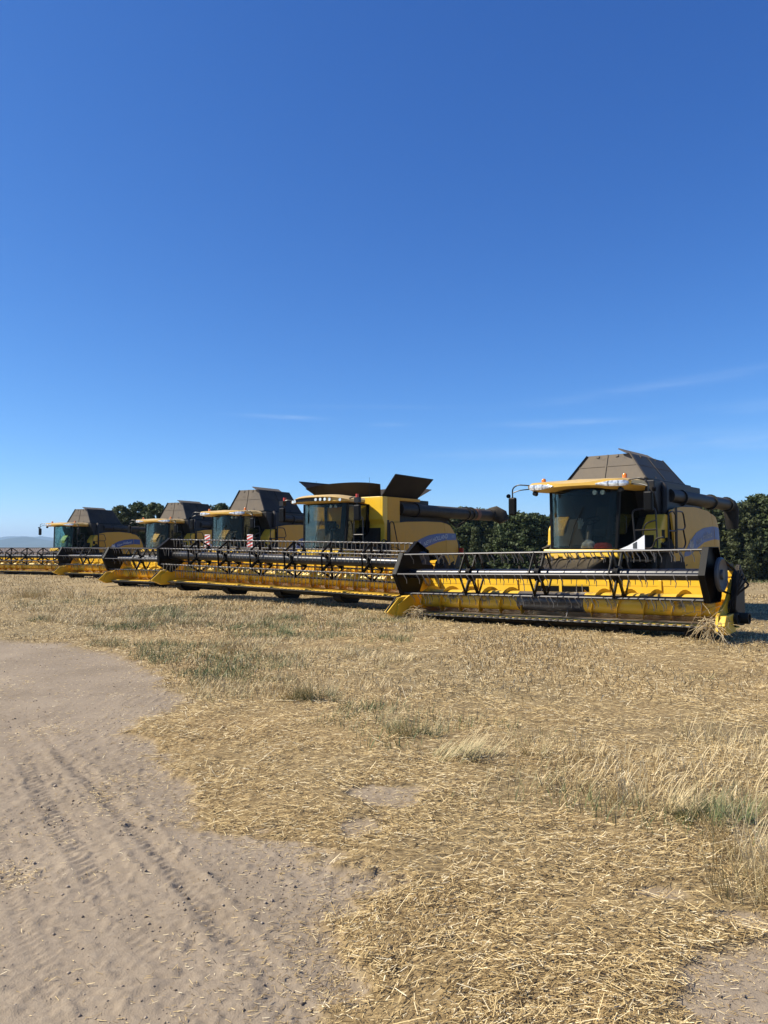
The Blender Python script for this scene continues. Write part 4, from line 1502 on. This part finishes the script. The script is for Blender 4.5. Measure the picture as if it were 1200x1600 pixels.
# ------------------------------------------------------------------ trees of the wood behind
m = Mat('foliage')
t_ = m.t
gi = m.n('ShaderNodeNewGeometry')
oi = m.n('ShaderNodeObjectInfo')
leafc = m.ramp(gi.outputs['Random Per Island'], [(0.0, (0.020, 0.034, 0.010)), (0.5, (0.044, 0.066, 0.020)), (0.9, (0.082, 0.104, 0.034)), (1.0, (0.12, 0.14, 0.05))])
leafc = m.mix(m.math('MULTIPLY', oi.outputs['Random'], 0.45), leafc, (0.075, 0.072, 0.030))
m.base(leafc)
m.rough(0.6)
m.b.inputs['Specular IOR Level'].default_value = 0.25
tl = m.n('ShaderNodeBsdfTranslucent')
m.l(leafc, tl.inputs['Color'])
mxs = m.n('ShaderNodeMixShader')
mxs.inputs['Fac'].default_value = 0.18
m.l(m.b.outputs['BSDF'], mxs.inputs[1])
m.l(tl.outputs['BSDF'], mxs.inputs[2])
m.l(mxs.outputs['Shader'], t_.nodes['Material Output'].inputs['Surface'])
M['foliage'] = m.m
m = Mat('bark')
m.base(m.ramp(m.noise(6, 4), [(0.3, (0.03, 0.022, 0.016)), (0.7, (0.09, 0.07, 0.05))]))
m.rough(0.9)
M['bark'] = m.m


def np_mesh(name, V, Q, mat, smooth=False, attrs=None):
    me = bpy.data.meshes.new(name)
    me.vertices.add(len(V))
    me.vertices.foreach_set('co', V.astype(np.float32).ravel())
    me.loops.add(Q.size)
    me.loops.foreach_set('vertex_index', Q.astype(np.int32).ravel())
    me.polygons.add(len(Q))
    k = Q.shape[1]
    me.polygons.foreach_set('loop_start', np.arange(0, Q.size, k, dtype=np.int32))
    me.polygons.foreach_set('loop_total', np.full(len(Q), k, np.int32))
    if smooth:
        me.polygons.foreach_set('use_smooth', np.ones(len(Q), bool))
    for an, av in (attrs or {}).items():
        a = me.attributes.new(an, 'FLOAT', 'POINT')
        a.data.foreach_set('value', av.astype(np.float32))
    me.update()
    me.validate()
    me.materials.append(M[mat] if isinstance(mat, str) else mat)
    return me


def unit(a):
    return a / (np.linalg.norm(a, axis=-1, keepdims=True) + 1e-9)


def crown_mesh(seed, H, Wd, shape, nclu, nleaf):
    r = np.random.default_rng(seed)
    cs = []
    while len(cs) < nclu:
        h = r.uniform(0.04, 1.0)
        if shape == 'round':
            prof = math.sqrt(max(0, 1 - ((h - 0.50) / 0.50) ** 2)) ** 0.75
        elif shape == 'cone':
            prof = (1 - h) ** 0.8 * 1.05 + 0.06
        else:
            prof = max(0.1, min(1, 1.25 - h)) * (0.75 + 0.25 * math.sin(h * 9 + seed))
        a = r.uniform(0, 2 * PI)
        lob = 0.80 + 0.20 * math.sin(3 * a + seed) + 0.14 * math.sin(5 * a + 2 * seed + h * 6)
        rr = prof * lob * (r.uniform(0.0, 1) ** 0.35)
        cs.append((Wd * rr * math.cos(a), Wd * rr * math.sin(a), H * h))
    cs = np.array(cs)
    rad = r.uniform(0.28, 0.62, len(cs)) * (H / 8)
    idx = np.repeat(np.arange(len(cs)), nleaf)
    n = len(idx)
    off = unit(r.normal(size=(n, 3))) * (r.uniform(0.25, 1, (n, 1)) ** 0.5) * rad[idx][:, None]
    off[:, 2] *= 0.7
    P = cs[idx] + off
    P[:, 2] = np.maximum(P[:, 2], 0.05)
    nr = unit(off * 0.8 + r.normal(size=(n, 3)) * 0.7 * rad.mean() + np.array([0, 0, 0.15]))
    a = unit(np.cross(nr, r.normal(size=(n, 3))))
    b = np.cross(nr, a)
    s = r.uniform(0.09, 0.21, (n, 1))
    a, b = a * s, b * s * r.uniform(0.55, 0.95, (n, 1))
    V = np.stack([P - a, P - b * 0.8, P + a, P + b * 0.8], 1).reshape(-1, 3)
    Q = np.arange(4 * n).reshape(-1, 4)
    return np_mesh('crown', V, Q, 'foliage')


def trunk_mesh(seed, H, Wd):
    rnd = random.Random(seed)
    b = MB()
    b.tube([(0, 0, -0.3), (0.05, 0.03, H * 0.25), (rnd.uniform(-.15, .15), 0.05, H * 0.55), (rnd.uniform(-.2, .2), 0, H * 0.9)], [0.22, 0.17, 0.11, 0.03], 8)
    for k in range(6):
        z = H * rnd.uniform(0.15, 0.65)
        a = rnd.uniform(0, 2 * PI)
        l = Wd * rnd.uniform(0.5, 0.85)
        b.tube([(0, 0, z), (math.cos(a) * l * 0.5, math.sin(a) * l * 0.5, z + 0.5 * l), (math.cos(a) * l, math.sin(a) * l, z + 0.75 * l)], [0.08, 0.05, 0.02], 5)
    return mesh_of(b, 'trunk', 'bark')


SHAPES = [('round', 8.0, 2.3), ('round', 8.0, 2.8), ('cone', 8.0, 1.9), ('broad', 8.0, 2.6), ('round', 8.0, 2.0), ('cone', 8.0, 1.5)]
CROWNS = [crown_mesh(50 + i, h, w, s, 230, 44) for i, (s, h, w) in enumerate(SHAPES)]
TRUNKS = [trunk_mesh(70 + i, h, w) for i, (s, h, w) in enumerate(SHAPES)]

# bearing in photo pixels, height of its top above the horizon there, distance, kind, widening, label
TREES = [
    (188, 62, 66, 4, 0.9, 'dark leafy tree at the left end of the wood, behind the farthest combine'),
    (214, 67, 67, 1, 0.8, 'tallest dark round tree of the three left of the hopper of the second combine'),
    (241, 67, 66, 0, 0.85, 'lighter olive tree nearest the brown hopper of the second combine from the left'),
    (270, 60, 68, 3, 1.0, None), (305, 58, 68, 1, 1.0, None),
    (344, 66, 67, 0, 0.9, 'treetop peeping up between the two brown hoppers left of the middle'),
    (385, 56, 69, 2, 1.0, None), (430, 50, 70, 1, 1.0, None), (480, 48, 70, 3, 1.0, None), (530, 48, 70, 0, 1.0, None), (585, 46, 70, 1, 1.0, None), (640, 46, 70, 4, 1.0, None),
    (693, 55, 71, 0, 1.1, 'dark tree rising behind the unloading tube of the combine with opened flaps'),
    (722, 59, 70, 4, 1.0, 'dark tree just left of the rubber spout of the long unloading tube'),
    (748, 56, 71, 1, 1.0, 'dark tree directly behind the rubber spout of the long unloading tube'),
    (742, 28, 62, 5, 0.9, 'small pointed young tree low at the wood edge, right of the rounded yellow side panel'),
    (782, 45, 69, 3, 1.0, 'olive tree between the rubber spout and the hanging left mirror'),
    (812, 51, 67, 1, 1.05, 'broad pale olive tree below the left mirror of the nearest combine'),
    (838, 50, 68, 0, 1.0, 'dark tree touching the left edge of the cab of the nearest combine'),
    (870, 48, 69, 1, 1.0, None), (915, 52, 69, 3, 1.0, None), (960, 55, 69, 0, 1.0, None), (1005, 58, 69, 1, 1.0, None), (1050, 60, 68, 4, 1.0, None),
    (1098, 68, 68, 0, 1.05, 'treetop showing just above the unloading tube of the nearest combine'),
    (1138, 70, 67, 2, 1.15, 'dark spruce right behind the drooping spout of the nearest combine'),
    (1162, 66, 66, 1, 0.9, 'dark leafy tree between the spruce and the right edge'),
    (1188, 78, 66, 4, 1.05, 'tallest dark tree of the wood, at the right edge'),
    (1222, 72, 66, 1, 1.0, None), (1262, 74, 66, 3, 1.0, None), (1305, 70, 66, 0, 1.0, None), (1350, 74, 66, 1, 1.0, None),
]
rt = random.Random(5)
BACK = [(px, up - 4, 74, i % 6, 1.15, None) for i, (px, up) in enumerate([(p, interp([(180, 56), (350, 58), (430, 46), (640, 44), (720, 52), (850, 46), (1000, 54), (1150, 66), (1400, 70)], p)) for p in range(182, 1420, 26)])]
WV, WQ, WT, off = [], [], MB(), 0
for (px, up, d, k, wide, lab) in TREES + BACK:
    x = (px - 600) / F_PX * d
    base = float(far_fall(np.array([x]), np.array([float(d)]))[0])
    top = CAM_H + up * d / F_PX
    h = top - base
    sc = h / 8.0 / 0.99
    rz = rt.uniform(0, 6.28)
    sxy = sc * wide * 1.05
    if lab:
        t = empty('tree', (x, d, base), rz)
        for me, nm in ((TRUNKS[k], 'trunk'), (CROWNS[k], 'crown')):
            o = place(me, nm, t)
            o.scale = (sxy, sxy, sc)
        tag(t, lab, 'tree', 'trees of the wood behind the field')
        continue
    # the rest of the wood, hidden or merged into one dark mass
    for me in (CROWNS[k], ):
        co = np.empty(len(me.vertices) * 3, np.float32)
        me.vertices.foreach_get('co', co)
        co = co.reshape(-1, 3) * np.array([sxy, sxy, sc])
        c_, s_ = math.cos(rz), math.sin(rz)
        co = np.stack([co[:, 0] * c_ - co[:, 1] * s_ + x, co[:, 0] * s_ + co[:, 1] * c_ + d, co[:, 2] + base], -1)
        q = np.arange(len(co)).reshape(-1, 4)
        pick = np.repeat(rt.random() < 2 and (RNG.uniform(size=len(q)) < 0.42), 1)
        co4 = co.reshape(-1, 4, 3)[pick]
        mid = co4.mean(1, keepdims=True)
        co4 = mid + (co4 - mid) * 1.45
        WV.append(co4.reshape(-1, 3))
        WQ.append(np.arange(len(co4) * 4).reshape(-1, 4) + off)
        off += len(co4) * 4
wood = bpy.data.objects.new('wood', np_mesh('wood', np.concatenate(WV), np.concatenate(WQ), 'foliage'))
COL.objects.link(wood)
tag(wood, 'dense dark wood closing the field behind the single trees', 'wood', kind='stuff')


# ------------------------------------------------------------------ straw, stubble and grass
def in_view(X, Y, margin=1.6):
    return np.abs(X) < 0.53 * Y + margin


m = Mat('straw_litter')
gi = m.n('ShaderNodeNewGeometry')
m.base(m.ramp(gi.outputs['Random Per Island'], [(0.0, (0.075, 0.046, 0.018)), (0.24, (0.25, 0.162, 0.062)), (0.6, (0.51, 0.358, 0.148)), (0.85, (0.74, 0.565, 0.275)), (1.0, (0.90, 0.77, 0.50))]))
m.rough(0.6)
m.b.inputs['Specular IOR Level'].default_value = 0.35
M['straw_litter'] = m.m


def ribbons(C, D, Ln, Wd, up):
    """folded straw: centre, direction, length, width; two faces each"""
    S = unit(np.cross(D, up))
    N = np.cross(S, D)
    a, b = C - D * Ln[:, None] / 2, C + D * Ln[:, None] / 2
    sw, nw = S * Wd[:, None] / 2, N * Wd[:, None] * 0.35
    V = np.stack([a - sw, a + nw, a + sw, b - sw, b + nw, b + sw], 1).reshape(-1, 3)
    n = len(C)
    o = (np.arange(n) * 6)[:, None]
    Q = np.concatenate([o + np.array([[0, 1, 4, 3]]), o + np.array([[1, 2, 5, 4]])], 1).reshape(-1, 4)
    return V, Q


def scatter(n, y0, y1, r, power=1.0):
    Y = np.exp(r.uniform(math.log(y0), math.log(y1), n))
    X = r.uniform(-1, 1, n) * (0.53 * Y + 1.6)
    return X, Y


r = np.random.default_rng(3)
X, Y = scatter(550000, 1.9, 26, r)
bare = bare_mask(X, Y)
heap = fbm(X, Y, 0.45, 61, 3)
# matted straw thins out where grass grows
ed = edge_dist(X, Y)
spill = 0.010 + 0.05 * sstep(5, 9, Y) + 0.26 * np.exp(-np.maximum(ed, 0) / 0.20) + 0.10 * sstep(0.60, 0.74, fbm(X, Y, 0.4, 77, 3))
for (ipx, ipy, ir, ia) in ((188, 1226, 0.16, 0.55), (165, 1245, 0.10, 0.4), (70, 1142, 0.22, 0.35), (12, 1372, 0.12, 0.6), (330, 1278, 0.12, 0.45), (5, 1072, 0.35, 0.4), (300, 1262, 0.14, 0.3), (560, 1520, 0.10, 0.3), (480, 1470, 0.10, 0.2)):
    ic = hit_ground(ipx, ipy)
    spill = spill + ia * np.exp(-(np.hypot(X - ic[0], (Y - ic[1]) * 0.8) / ir) ** 2) * (0.3 + 1.2 * (heap > 0.5))
keep = r.uniform(size=len(X)) < np.where(bare > 0.4, spill, np.clip(0.42 + 1.5 * (heap - 0.40), 0.18, 1.0))
X, Y, heap, bare = X[keep], Y[keep], heap[keep], bare[keep]
n = len(X)
ang = r.normal(-0.25, 0.70, n) + (fbm(X, Y, 1.3, 91, 2) - 0.5) * 3.0 + PI * (r.uniform(size=n) < 0.5)
tilt = r.normal(0, 0.16, n)
tilt = np.where(r.uniform(size=n) < 0.04, r.uniform(0.3, 0.9, n), tilt)
D = np.stack([np.cos(ang) * np.cos(tilt), np.sin(ang) * np.cos(tilt), np.sin(tilt)], -1)
Ln = np.clip(r.lognormal(math.log(0.025), 0.60, n), 0.007, 0.17) * (1 + 0.035 * Y)
Ln = np.where(bare > 0.4, np.minimum(Ln, 0.05) * 0.7, Ln)
Wd = r.uniform(0.0012, 0.0031, n) * (1 + 0.11 * Y) * np.where(bare > 0.4, 0.75, 1.0)
Z = ground_z(X, Y) + np.where(bare > 0.4, 0.004, r.uniform(0.0, 0.035, n) * (0.4 + heap)) + np.abs(np.sin(tilt)) * Ln * 0.5
V, Q = ribbons(np.stack([X, Y, Z], -1), D, Ln, Wd, np.array([0, 0, 1.0]))
# fine chaff strewn over the edge of the track
X, Y = scatter(60000, 1.9, 13, r)
ed = edge_dist(X, Y) + (fbm(X, Y, 0.3, 191, 3) - 0.5) * 0.5
k = (ed > -0.3) & (r.uniform(size=len(X)) < 0.03 + 0.9 * np.exp(-np.maximum(ed, 0) / 0.22))
X, Y = X[k], Y[k]
n = len(X)
ang = r.uniform(0, 2 * PI, n)
D = np.stack([np.cos(ang), np.sin(ang), r.normal(0, 0.08, n)], -1)
V2, Q2 = ribbons(np.stack([X, Y, ground_z(X, Y) + 0.003 + r.uniform(0, 0.004, n)], -1), unit(D), r.uniform(0.004, 0.020, n) * (1 + 0.05 * Y), r.uniform(0.0010, 0.0026, n) * (1 + 0.1 * Y), np.array([0, 0, 1.0]))
Q = np.concatenate([Q, Q2 + len(V)])
V = np.concatenate([V, V2])
o = bpy.data.objects.new('straw', np_mesh('straw', V, Q, 'straw_litter'))
COL.objects.link(o)
tag(o, 'loose golden straw lying over the ground', 'straw', kind='stuff')

m = Mat('stubble')
gi = m.n('ShaderNodeNewGeometry')
m.base(m.ramp(gi.outputs['Random Per Island'], [(0.0, (0.24, 0.165, 0.07)), (0.4, (0.46, 0.33, 0.15)), (0.8, (0.62, 0.48, 0.25)), (1.0, (0.74, 0.64, 0.42))]))
m.rough(0.7)
M['stubble'] = m.m
X, Y = scatter(120000, 8.0, 48, r)
row = np.round((X * 0.64 + Y * 0.77) / 0.14) * 0.14
j = row - (X * 0.64 + Y * 0.77)
X, Y = X + j * 0.64 + r.normal(0, 0.02, len(X)), Y + j * 0.77 + r.normal(0, 0.02, len(X))
gr = fbm(X, Y, 2.2, 88, 3)
keep = (bare_mask(X, Y) < 0.3) & (r.uniform(size=len(X)) < (0.12 + 0.75 * sstep(8, 13, Y)) * np.clip((gr - 0.33) * 3.2, 0.03, 1))
X, Y = X[keep], Y[keep]
n = len(X)
hgt = r.uniform(0.03, 0.085, n) * (0.75 + 0.5 * gr[keep])
lean = r.normal(0, 0.5, (n, 2))
D = unit(np.stack([lean[:, 0], lean[:, 1], np.ones(n)], -1))
Z = ground_z(X, Y) + hgt / 2 - 0.01
Wd = r.uniform(0.004, 0.008, n) * (0.7 + 0.055 * Y)
V, Q = ribbons(np.stack([X, Y, Z], -1), D, hgt, Wd, np.array([0.0, 1.0, 0.1]))
o = bpy.data.objects.new('stubble', np_mesh('stubble', V, Q, 'stubble'))
COL.objects.link(o)
tag(o, 'short cut stubble standing in the field', 'stubble', kind='stuff')

m = Mat('grass_blade')
at = m.n('ShaderNodeAttribute')
at.attribute_name = 'dry'
gi = m.n('ShaderNodeNewGeometry')
v = m.math('ADD', at.outputs['Fac'], m.math('MULTIPLY', m.math('SUBTRACT', gi.outputs['Random Per Island'], 0.5), 0.35), True)
m.base(m.ramp(v, [(0.0, (0.055, 0.10, 0.025)), (0.25, (0.12, 0.15, 0.05)), (0.5, (0.32, 0.265, 0.125)), (0.8, (0.52, 0.40, 0.20)), (1.0, (0.66, 0.53, 0.30))]))
m.rough(0.65)
M['grass_blade'] = m.m


def blades(P, az, Ht, lean, curl, Wd, dry):
    """curved tapering blades: base points, azimuth of lean, height, lean and curl angles, width, dryness at foot and tip"""
    n = len(P)
    K = 4
    pts = [P]
    th = lean.copy()
    cur = P.copy()
    h = np.stack([np.cos(az), np.sin(az)], -1)
    for k in range(K):
        st = Ht / K
        cur = cur + np.stack([h[:, 0] * np.sin(th) * st, h[:, 1] * np.sin(th) * st, np.cos(th) * st], -1)
        pts.append(cur)
        th = th + curl / K
    side = np.stack([-np.sin(az + 0.6), np.cos(az + 0.6), np.zeros(n)], -1)
    VV, dr = [], []
    for k, p in enumerate(pts):
        w = Wd * (1 - (k / K) ** 1.6 * 0.85) / 2
        VV += [p - side * w[:, None], p + side * w[:, None]]
        q = np.clip(dry[:, 0] + (dry[:, 1] - dry[:, 0]) * k / K, 0, 1)
        dr += [q, q]
    V = np.stack(VV, 1).reshape(-1, 3)
    A = np.stack(dr, 1).reshape(-1)
    o = (np.arange(n) * 2 * (K + 1))[:, None]
    Q = np.concatenate([o + np.array([[2 * k, 2 * k + 1, 2 * k + 3, 2 * k + 2]]) for k in range(K)], 1).reshape(-1, 4)
    return V, Q, A


# rough grass left along the field edge
ZONES = [([(930, 1190), (1050, 1165), (1240, 1185), (1240, 1410), (1120, 1375), (1000, 1300), (925, 1250)], 1000, (0.07, 0.26), 0.58),
         ([(60, 955), (640, 962), (640, 1010), (520, 1110), (330, 1112), (270, 1045), (120, 985)], 24000, (0.06, 0.17), 0.47),
         ([(0, 925), (330, 930), (520, 965), (120, 985), (0, 950)], 6000, (0.08, 0.20), 0.70),
         ([(560, 1100), (900, 1150), (1180, 1180), (1230, 1390), (1040, 1320), (830, 1240), (600, 1180)], 1800, (0.05, 0.18), 0.55)]
PV, PQ, PA, off = [], [], [], 0
for (poly_px, n, (h0, h1), dry) in ZONES:
    poly = [hit_ground(*p) for p in poly_px]
    a = np.array(poly)
    X = r.uniform(a[:, 0].min() - 0.5, a[:, 0].max() + 0.5, n * 4)
    Y = r.uniform(a[:, 1].min() - 0.5, a[:, 1].max() + 0.5, n * 4)
    sd = signed_dist(poly, X, Y)
    pn = fbm(X, Y, 0.7, 123, 3)
    k = (sd + (pn - 0.5) * 2.0 > 0.0) & (bare_mask(X, Y) < 0.3) & (r.uniform(size=len(X)) < np.clip((pn - 0.36) * 5, 0.04, 1))
    X, Y, pn = X[k][:n], Y[k][:n], pn[k][:n]
    n = len(X)
    P = np.stack([X, Y, ground_z(X, Y) - 0.01], -1)
    g2 = fbm(X, Y, 1.1, 321, 3)
    dv = np.clip(dry + (g2 - 0.5) * 1.8 + r.normal(0, 0.10, n), 0.05, 1)
    V, Q, A = blades(P, r.uniform(0, 2 * PI, n), r.uniform(h0, h1, n), r.uniform(0.05, 0.7, n), r.uniform(0.1, 0.9, n),
                     r.uniform(0.003, 0.006, n) * (0.8 + 0.06 * Y), np.stack([dv - 0.12, dv + 0.18], -1))
    PV.append(V)
    PQ.append(Q + off)
    PA.append(A)
    off += len(V)
o = bpy.data.objects.new('rough_grass', np_mesh('rough_grass', np.concatenate(PV), np.concatenate(PQ), 'grass_blade', attrs={'dry': np.concatenate(PA)}))
COL.objects.link(o)
tag(o, 'patchy green and dry grass along the field edge', 'grass', kind='stuff')

# tall weeds along the foot of the wood
n = 9000
X = r.uniform(-4, 44, n)
Y = 60 + r.normal(0, 1.0, n) + 1.5 * np.sin(X * 0.3)
P = np.stack([X, Y, far_fall(X, Y)], -1)
dv = np.clip(r.normal(0.18, 0.12, n), 0, 1)
V, Q, A = blades(P, r.uniform(0, 2 * PI, n), r.uniform(0.25, 0.8, n), r.uniform(0, 0.5, n), r.uniform(0.1, 0.8, n), r.uniform(0.03, 0.07, n), np.stack([dv, dv + 0.15], -1))
o = bpy.data.objects.new('verge_weeds', np_mesh('verge_weeds', V, Q, 'grass_blade', attrs={'dry': A}))
COL.objects.link(o)
tag(o, 'green weeds along the foot of the wood', 'weeds', kind='stuff')

# single grass tufts: foot in photo pixels, height, spread, blades, dryness foot/tip, lean towards the right, label
TUFTS = [
    (1112, 1288, 0.27, 0.20, 620, 0.0, 0.35, 0.0, 'big grass clump with a deep green heart at the right'),
    (1195, 1395, 0.60, 0.24, 520, 0.50, 1.0, -0.1, 'tall pale dry grass tuft at the lower right edge'),
    (1165, 1330, 0.40, 0.20, 260, 0.5, 1.0, -0.1, 'straw coloured tuft between the green clump and the right edge'),
    (1010, 1265, 0.30, 0.22, 240, 0.45, 0.9, 0.0, 'dry see-through tuft touching the left side of the green clump'),
    (965, 1255, 0.46, 0.10, 60, 0.7, 1.0, 0.05, 'few tall thin stalks left of the green clump'),
    (725, 1188, 0.33, 0.22, 560, 0.28, 0.85, 0.35, 'dense pale tuft leaning right in the middle of the straw'),
    (650, 1152, 0.34, 0.26, 460, 0.15, 0.82, 0.0, 'airy tuft with dark green foot left of the leaning tuft'),
    (845, 1185, 0.22, 0.12, 130, 0.2, 0.9, 0.0, 'small greyish green tuft right of the leaning tuft'),
    (1030, 1192, 0.18, 0.20, 150, 0.75, 1.0, 0.0, 'low clump of pale broken stubble above the green clump'),
    (930, 1190, 0.20, 0.12, 110, 0.7, 1.0, 0.1, 'upright pale stubble clump left of the broken stubble'),
    (1168, 1198, 0.14, 0.14, 90, 0.8, 1.0, 0.0, 'short pale stubble stubs near the right edge'),
    (1110, 1158, 0.14, 0.10, 70, 0.7, 1.0, 0.0, 'small lone stubble tuft below the right end of the nearest header'),
    (490, 1096, 0.40, 0.28, 620, 0.15, 1.0, 0.15, 'bushy dry tuft with green foot at the edge of the straw'),
    (432, 1066, 0.26, 0.20, 240, 0.2, 0.9, -0.3, 'greener tuft behind and left of the bushy dry tuft'),
    (430, 992, 0.22, 0.30, 340, 0.05, 0.25, 0.0, 'low bright green patch of grass in front of the widest header'),
    (1095, 1062, 0.12, 0.22, 130, 0.15, 0.6, 0.0, 'small green weed patch in front of the nearest header'),
    (58, 934, 0.62, 0.80, 700, 0.62, 0.72, 0.0, 'dark brown bushy weed clump at the far left'),
    (125, 936, 0.46, 0.70, 460, 0.66, 0.78, 0.0, 'lower brown weed clump right of the dark one at the far left'),
    (240, 975, 0.42, 0.60, 520, 0.42, 0.95, 0.0, 'wide dry tuft beyond the end of the track'),
    (165, 978, 0.34, 0.55, 380, 0.7, 1.0, 0.0, 'pale dry tuft left of the wide one beyond the track'),
    (370, 1020, 0.24, 0.40, 260, 0.3, 0.8, 0.0, 'grey green tuft midway between track and widest header'),
    (560, 1030, 0.20, 0.35, 200, 0.35, 0.8, 0.0, 'short tuft left of the divider of the nearest header'),
]
for (px, py, H, spread, n, d0, d1, lean, lab) in TUFTS:
    x, y = hit_ground(px, py)
    nc = max(4, int(n / 45))
    ca_, cq = r.uniform(0, 2 * PI, nc), spread * r.uniform(0.1, 1.0, nc) ** 0.7
    cx_, cy_ = cq * np.cos(ca_), cq * np.sin(ca_) * 0.8
    caz = ca_ + r.normal(0, 0.9, nc)
    if abs(lean) > 0.2:
        caz = (0.0 if lean > 0 else PI) + r.normal(0, 0.5, nc)
    cl = np.clip(cq / spread * 0.40 + r.normal(0.10, 0.15, nc) + 0.6 * abs(lean), 0.0, 0.9)
    ch_ = r.uniform(0.6, 1.1, nc)
    ix = r.integers(0, nc, n)
    P = np.stack([cx_[ix] + r.normal(0, spread * 0.16, n), cy_[ix] + r.normal(0, spread * 0.14, n), np.full(n, -0.02)], -1)
    stray = r.uniform(size=n) < 0.22
    az = np.where(stray, r.uniform(0, 2 * PI, n), caz[ix] + r.normal(0, 0.45, n))
    ln = np.clip(cl[ix] + r.normal(0.0, 0.16, n) + stray * r.uniform(0, 0.7, n), 0, 1.4)
    Ht = H * r.uniform(0.35, 1.12, n) * ch_[ix]
    tall = r.uniform(size=n) < 0.5
    dv0 = np.where(tall, d0 + 0.25, d0) + r.normal(0, 0.07, n)
    dv1 = np.where(tall, d1, (d0 + d1) / 2) + r.normal(0, 0.07, n)
    Ht = np.where(tall, Ht, Ht * 0.6)
    V, Q, A = blades(P, az, Ht, ln, r.uniform(0.1, 0.8, n), r.uniform(0.0025, 0.0045, n) * (0.8 + 0.055 * y), np.clip(np.stack([dv0, dv1], -1), 0, 1))
    o = bpy.data.objects.new('grass_tuft', np_mesh('grass_tuft', V, Q, 'grass_blade', attrs={'dry': A}))
    COL.objects.link(o)
    o.location = (x, y, float(ground_z(np.array([x]), np.array([y]))[0]))
    tag(o, lab, 'grass tuft', 'grass tufts in the field')

# clods and crumbs on the bare track
X, Y = scatter(22000, 1.9, 13, r)
k = (bare_mask(X, Y) > 0.5) & (r.uniform(size=len(X)) < 0.2 + 0.8 * (fbm(X, Y, 0.5, 55, 3) > 0.52))
X, Y = X[k], Y[k]
n = len(X)
sz = np.clip(r.lognormal(math.log(0.0035), 0.55, n), 0.0015, 0.010) * (1 + 0.03 * Y)
Z = ground_z(X, Y) + sz * 0.2
OCT = np.array([(1, 0, 0), (-1, 0, 0), (0, 1, 0), (0, -1, 0), (0, 0, 0.8), (0, 0, -0.6)], float)
TRI = np.array([(0, 2, 4), (2, 1, 4), (1, 3, 4), (3, 0, 4), (2, 0, 5), (1, 2, 5), (3, 1, 5), (0, 3, 5)])
V = (np.stack([X, Y, Z], -1)[:, None, :] + OCT[None] * sz[:, None, None] * r.uniform(0.6, 1.4, (n, 6, 1))).reshape(-1, 3)
Q = ((np.arange(n) * 6)[:, None, None] + TRI[None]).reshape(-1, 3)
m = Mat('clod')
gi = m.n('ShaderNodeNewGeometry')
m.base(m.ramp(gi.outputs['Random Per Island'], [(0.0, (0.15, 0.112, 0.078)), (0.6, (0.26, 0.20, 0.145)), (1.0, (0.38, 0.31, 0.23))]))
m.rough(0.95)
M['clod'] = m.m
o = bpy.data.objects.new('clods', np_mesh('clods', V, Q, 'clod'))
COL.objects.link(o)
tag(o, 'small earth crumbs and grit on the track', 'clods', kind='stuff')

# ------------------------------------------------------------------ haze
b = MB()
b.box(-9500, 9500, -60, 9300, -25, 175)
m = Mat('haze')
m.t.nodes.remove(m.b)
pv = m.n('ShaderNodeVolumePrincipled')
pv.inputs['Color'].default_value = (0.52, 0.75, 1.0, 1)
pv.inputs['Density'].default_value = 0.00014
pv.inputs['Anisotropy'].default_value = 0.2
m.l(pv.outputs['Volume'], m.t.nodes['Material Output'].inputs['Volume'])
M['haze'] = m.m
hz = b.build('haze', 'haze')
tag(hz, kind='stuff')
